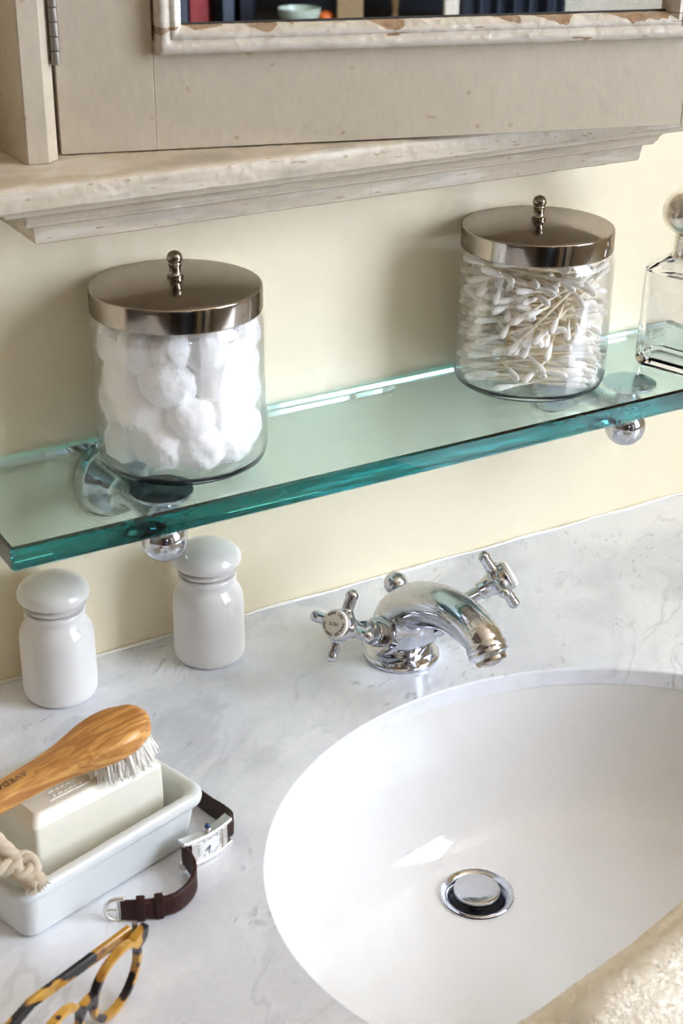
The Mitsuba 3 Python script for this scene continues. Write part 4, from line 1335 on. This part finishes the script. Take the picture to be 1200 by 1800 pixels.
def loops(grid, count, seed):
    rg = np.random.default_rng(seed)
    nv, nu = grid.shape[:2]
    V, F = [], []
    for q in range(count):
        i, j = int(1 + (nv - 3) * rg.random() ** 1.25), rg.integers(1, nu - 1)
        p = grid[i, j] + np.array([rg.uniform(-.0009, .0009), rg.uniform(-.0009, .0009), -.0003])
        nrm = np.cross(grid[i, j + 1] - grid[i, j - 1], grid[i + 1, j] - grid[i - 1, j])
        nrm /= np.linalg.norm(nrm) + 1e-12
        if nrm[2] < 0:
            nrm = -nrm
        d = nrm + rg.normal(0, .5, 3)
        d /= np.linalg.norm(d)
        s = np.cross(d, rg.normal(0, 1, 3))
        s /= np.linalg.norm(s)
        t = np.cross(d, s)
        L_ = rg.uniform(.0010, .0021)
        r = .00017
        b = len(V)
        side_ = s * rg.uniform(.0003, .0009)
        c1, c2, c3 = p, p + d * L_ + side_ * .5, p + side_ * 1.6 + d * L_ * .2
        for c in (c1, c2, c3):
            V += [c + s * r, c - s * r * .5 + t * r, c - s * r * .5 - t * r]
        for a in (0, 3):
            for e in range(3):
                f = (e + 1) % 3
                F += [(b + a + e, b + a + f, b + a + 3 + f), (b + a + e, b + a + 3 + f, b + a + 3 + e)]
    return trimesh.Trimesh(np.array(V), np.array(F), process=False)


add(k + '__lower_fold__terry_loops', loops(gA, 20000, 1), 'm_loops', kind='stuff')
add(k + '__upper_fold__terry_loops', loops(gB, 30000, 2), 'm_loops', kind='stuff')

# ------------------------------------------------------------------ old painted wall cabinet with a mirrored door
k = 'wall_cabinet'
note(k, 'old cream wall cabinet with chipped paint and a mirrored door', 'wall cabinet')
LZ = 0.3262
CXL, CXR = 0.0300, 0.4912


def jitter(m, amp, freq, seed):
    v = m.vertices
    nn = np.stack([meshkit.fbm(v * freq + 11 * q, 3, seed=seed + q) - 0.5 for q in range(3)], 1)
    m.vertices = v + nn * amp * 2
    return m


def mitred(prof, nx=220, base=0.055):
    """moulding profile (depth from wall, z) run along the front with mitred returns to the wall"""
    R = []
    cx, hw0 = (CXL + CXR) / 2, (CXR - CXL) / 2 - 0.084
    for s_ in np.linspace(0, 1, 24):          # left return
        R.append([(cx - hw0 - d, -d * s_, z) for d, z in prof])
    for s_ in np.linspace(0, 1, nx)[1:-1]:
        R.append([(cx - hw0 - d + (2 * (hw0 + d)) * s_, -d, z) for d, z in prof])
    for s_ in np.linspace(1, 0, 24):
        R.append([(cx + hw0 + d, -d * s_, z) for d, z in prof])
    return loft(R)


crown_prof = [(.0, .2876), (.0542, .2876), (.0550, .2881), (.0556, .2930), (.0560, .2968), (.0568, .2978), (.0602, .2983), (.0612, .2988), (.0615, .3003), (.0624, .3008), (.0630, .3030), (.0647, .3052), (.0677, .3069), (.0722, .3079),
              (.0762, .3083), (.0774, .3088), (.0778, .3104), (.0782, .3124), (.0, .3124)]
add(k + '__crown_moulding', jitter(mitred(crown_prof), .00025, 150, 3), 'm_paint_worn', 'stepped moulding with flaking paint', smooth=30)
ledge_prof = [(.0, .3126), (.0832, .3126), (.0842, .3136), (.0846, .3170), (.0846, .3226), (.0836, .3246), (.0815, .3258), (.0780, LZ - .0004), (.0600, LZ), (.0, LZ)]
add(k + '__ledge', jitter(mitred(ledge_prof), .00028, 150, 9), 'm_paint_worn', 'ledge with worn paint', smooth=30)
# left post, with a chamfered arris towards the door
TOPZ = 0.75
post = prism(sg.Polygon([(.0615, -.0005), (.0615, -.0432), (.0625, -.0442), (.0726, -.0458), (.0735, -.0454), (.0800, -.0395), (.0802, -.0005)]), LZ + .0003, TOPZ)
add(k + '__post', post, 'm_paint', smooth=False)
post2 = prism(sg.Polygon([(.4485, -.0005), (.4485, -.0395), (.449, -.0445), (.4600, -.0445), (.4610, -.0435), (.4610, -.0005)]), LZ + .0003, TOPZ)
add(k + '__post', post2, 'm_paint')
add(k + '__back_panel', box(.0803, .4484, -.006, -.0005, LZ + .0003, TOPZ), 'm_paint')
add(k + '__top_panel', box(.034, .4875, -.084, -.0005, TOPZ + .0003, TOPZ + .02), 'm_paint')
# door, standing ajar on its left hinges
HD = np.array([0.0848, -0.0320, 0.0])
da = math.radians(-15.84)
dx_ = np.array([math.cos(da), math.sin(da), 0])
dn_ = np.array([math.sin(da), -math.cos(da), 0])
DW, DTK = 0.404, 0.018
ZB, ZTOP = 0.3268, 0.735


def dbox(s0, s1, z0, z1, d0, d1, c=.0008):
    m = cbox(s0, s1, d0, d1, z0, z1, c)
    return move(m, HD, x=dx_, y=dn_, z=None) if False else trimesh.Trimesh(HD + np.outer(m.vertices[:, 0], dx_) + np.outer(m.vertices[:, 1], dn_) + np.outer(m.vertices[:, 2], [0, 0, 1]), m.faces[:, ::-1], process=False)


kd = k + '__door'
note(kd, 'door with a framed mirror, standing ajar')


def ragged(m, z, amp):
    m = m.subdivide_to_size(.006) if hasattr(m, 'subdivide_to_size') else m
    return m


add(kd + '__stile', dbox(0, .0501, ZB, ZTOP, -DTK, 0, .0003), 'm_paint')
add(kd + '__stile', dbox(.3544, DW, ZB, ZTOP, -DTK, 0, .0003), 'm_paint')
add(kd + '__rail', dbox(.0502, .3543, ZB, .3830, -DTK, -.0001, .0003), 'm_paint')
add(kd + '__rail', dbox(.0502, .3543, .66, ZTOP, -DTK, -.0001, .0003), 'm_paint')
MS0, MS1, MZ0, MZ1 = .0515, .3530, .3762, .667
mp = [(0.0, -.004), (0.0, .0040), (.0006, .0062), (.0020, .0078), (.0040, .0082), (.0058, .0074), (.0068, .0060), (.0074, .0056), (.0082, .0064), (.0098, .0066), (.0112, .0056), (.0124, .0036), (.0134, .0022), (.0138, .0014), (.0138, -.004)]


def mould(nseg=200):
    R = []
    cs = [(MS0, MZ0, 1, 1), (MS1, MZ0, -1, 1), (MS1, MZ1, -1, -1), (MS0, MZ1, 1, -1)]
    for a in range(4):
        s0, z0, ax, az = cs[a]
        s1, z1, bx2, bz2 = cs[(a + 1) % 4]
        kk = nseg if a in (0, 2) else nseg // 2
        for f in np.arange(kk) / kk:
            R.append([HD + dx_ * ((s0 + ax * w) * (1 - f) + (s1 + bx2 * w) * f) + dn_ * d + np.array([0, 0, (z0 + az * w) * (1 - f) + (z1 + bz2 * w) * f]) for w, d in mp])
    m = loft(R, caps=False, closed=True)
    if m.volume < 0:
        m.invert()
    return m


add(kd + '__moulding', jitter(mould(), .00035, 170, 21), 'm_paint_moulding', 'moulded mirror frame with flaking white paint', smooth=35)
add(kd + '__mirror', dbox(MS0 + .010, MS1 - .010, MZ0 + .010, MZ1 - .010, -.007, -.0035, .0002), 'm_mirror', 'mirror glass')
add(kd + '__mirror__edge', cat_(dbox(MS0 + .0125, MS1 - .0125, MZ0 + .0132, MZ0 + .0148, -.0036, -.0026, .0002)), 'm_dark_strip', 'dark strip along the lower edge')  # near-black bar laid along the bottom of the mirror
# hinge between post and door
kh = k + '__hinge'
note(kh, 'dark painted-over hinge')
for i, (za, zb_) in enumerate(((.3745, .3810), (.3815, .3880), (.3885, .3950), (.3955, .402), (.4025, .409))):
    add(kh + '__knuckle', tube(np.array([(.0815, -.0425, za), (.0815, -.0425, zb_)]), .0024, 12, up=(1, 0, 0)), 'm_hinge', smooth=30)
add(kh + '__leaf', box(.0803, .0815, -.0420, -.025, .3745, .409), 'm_hinge')
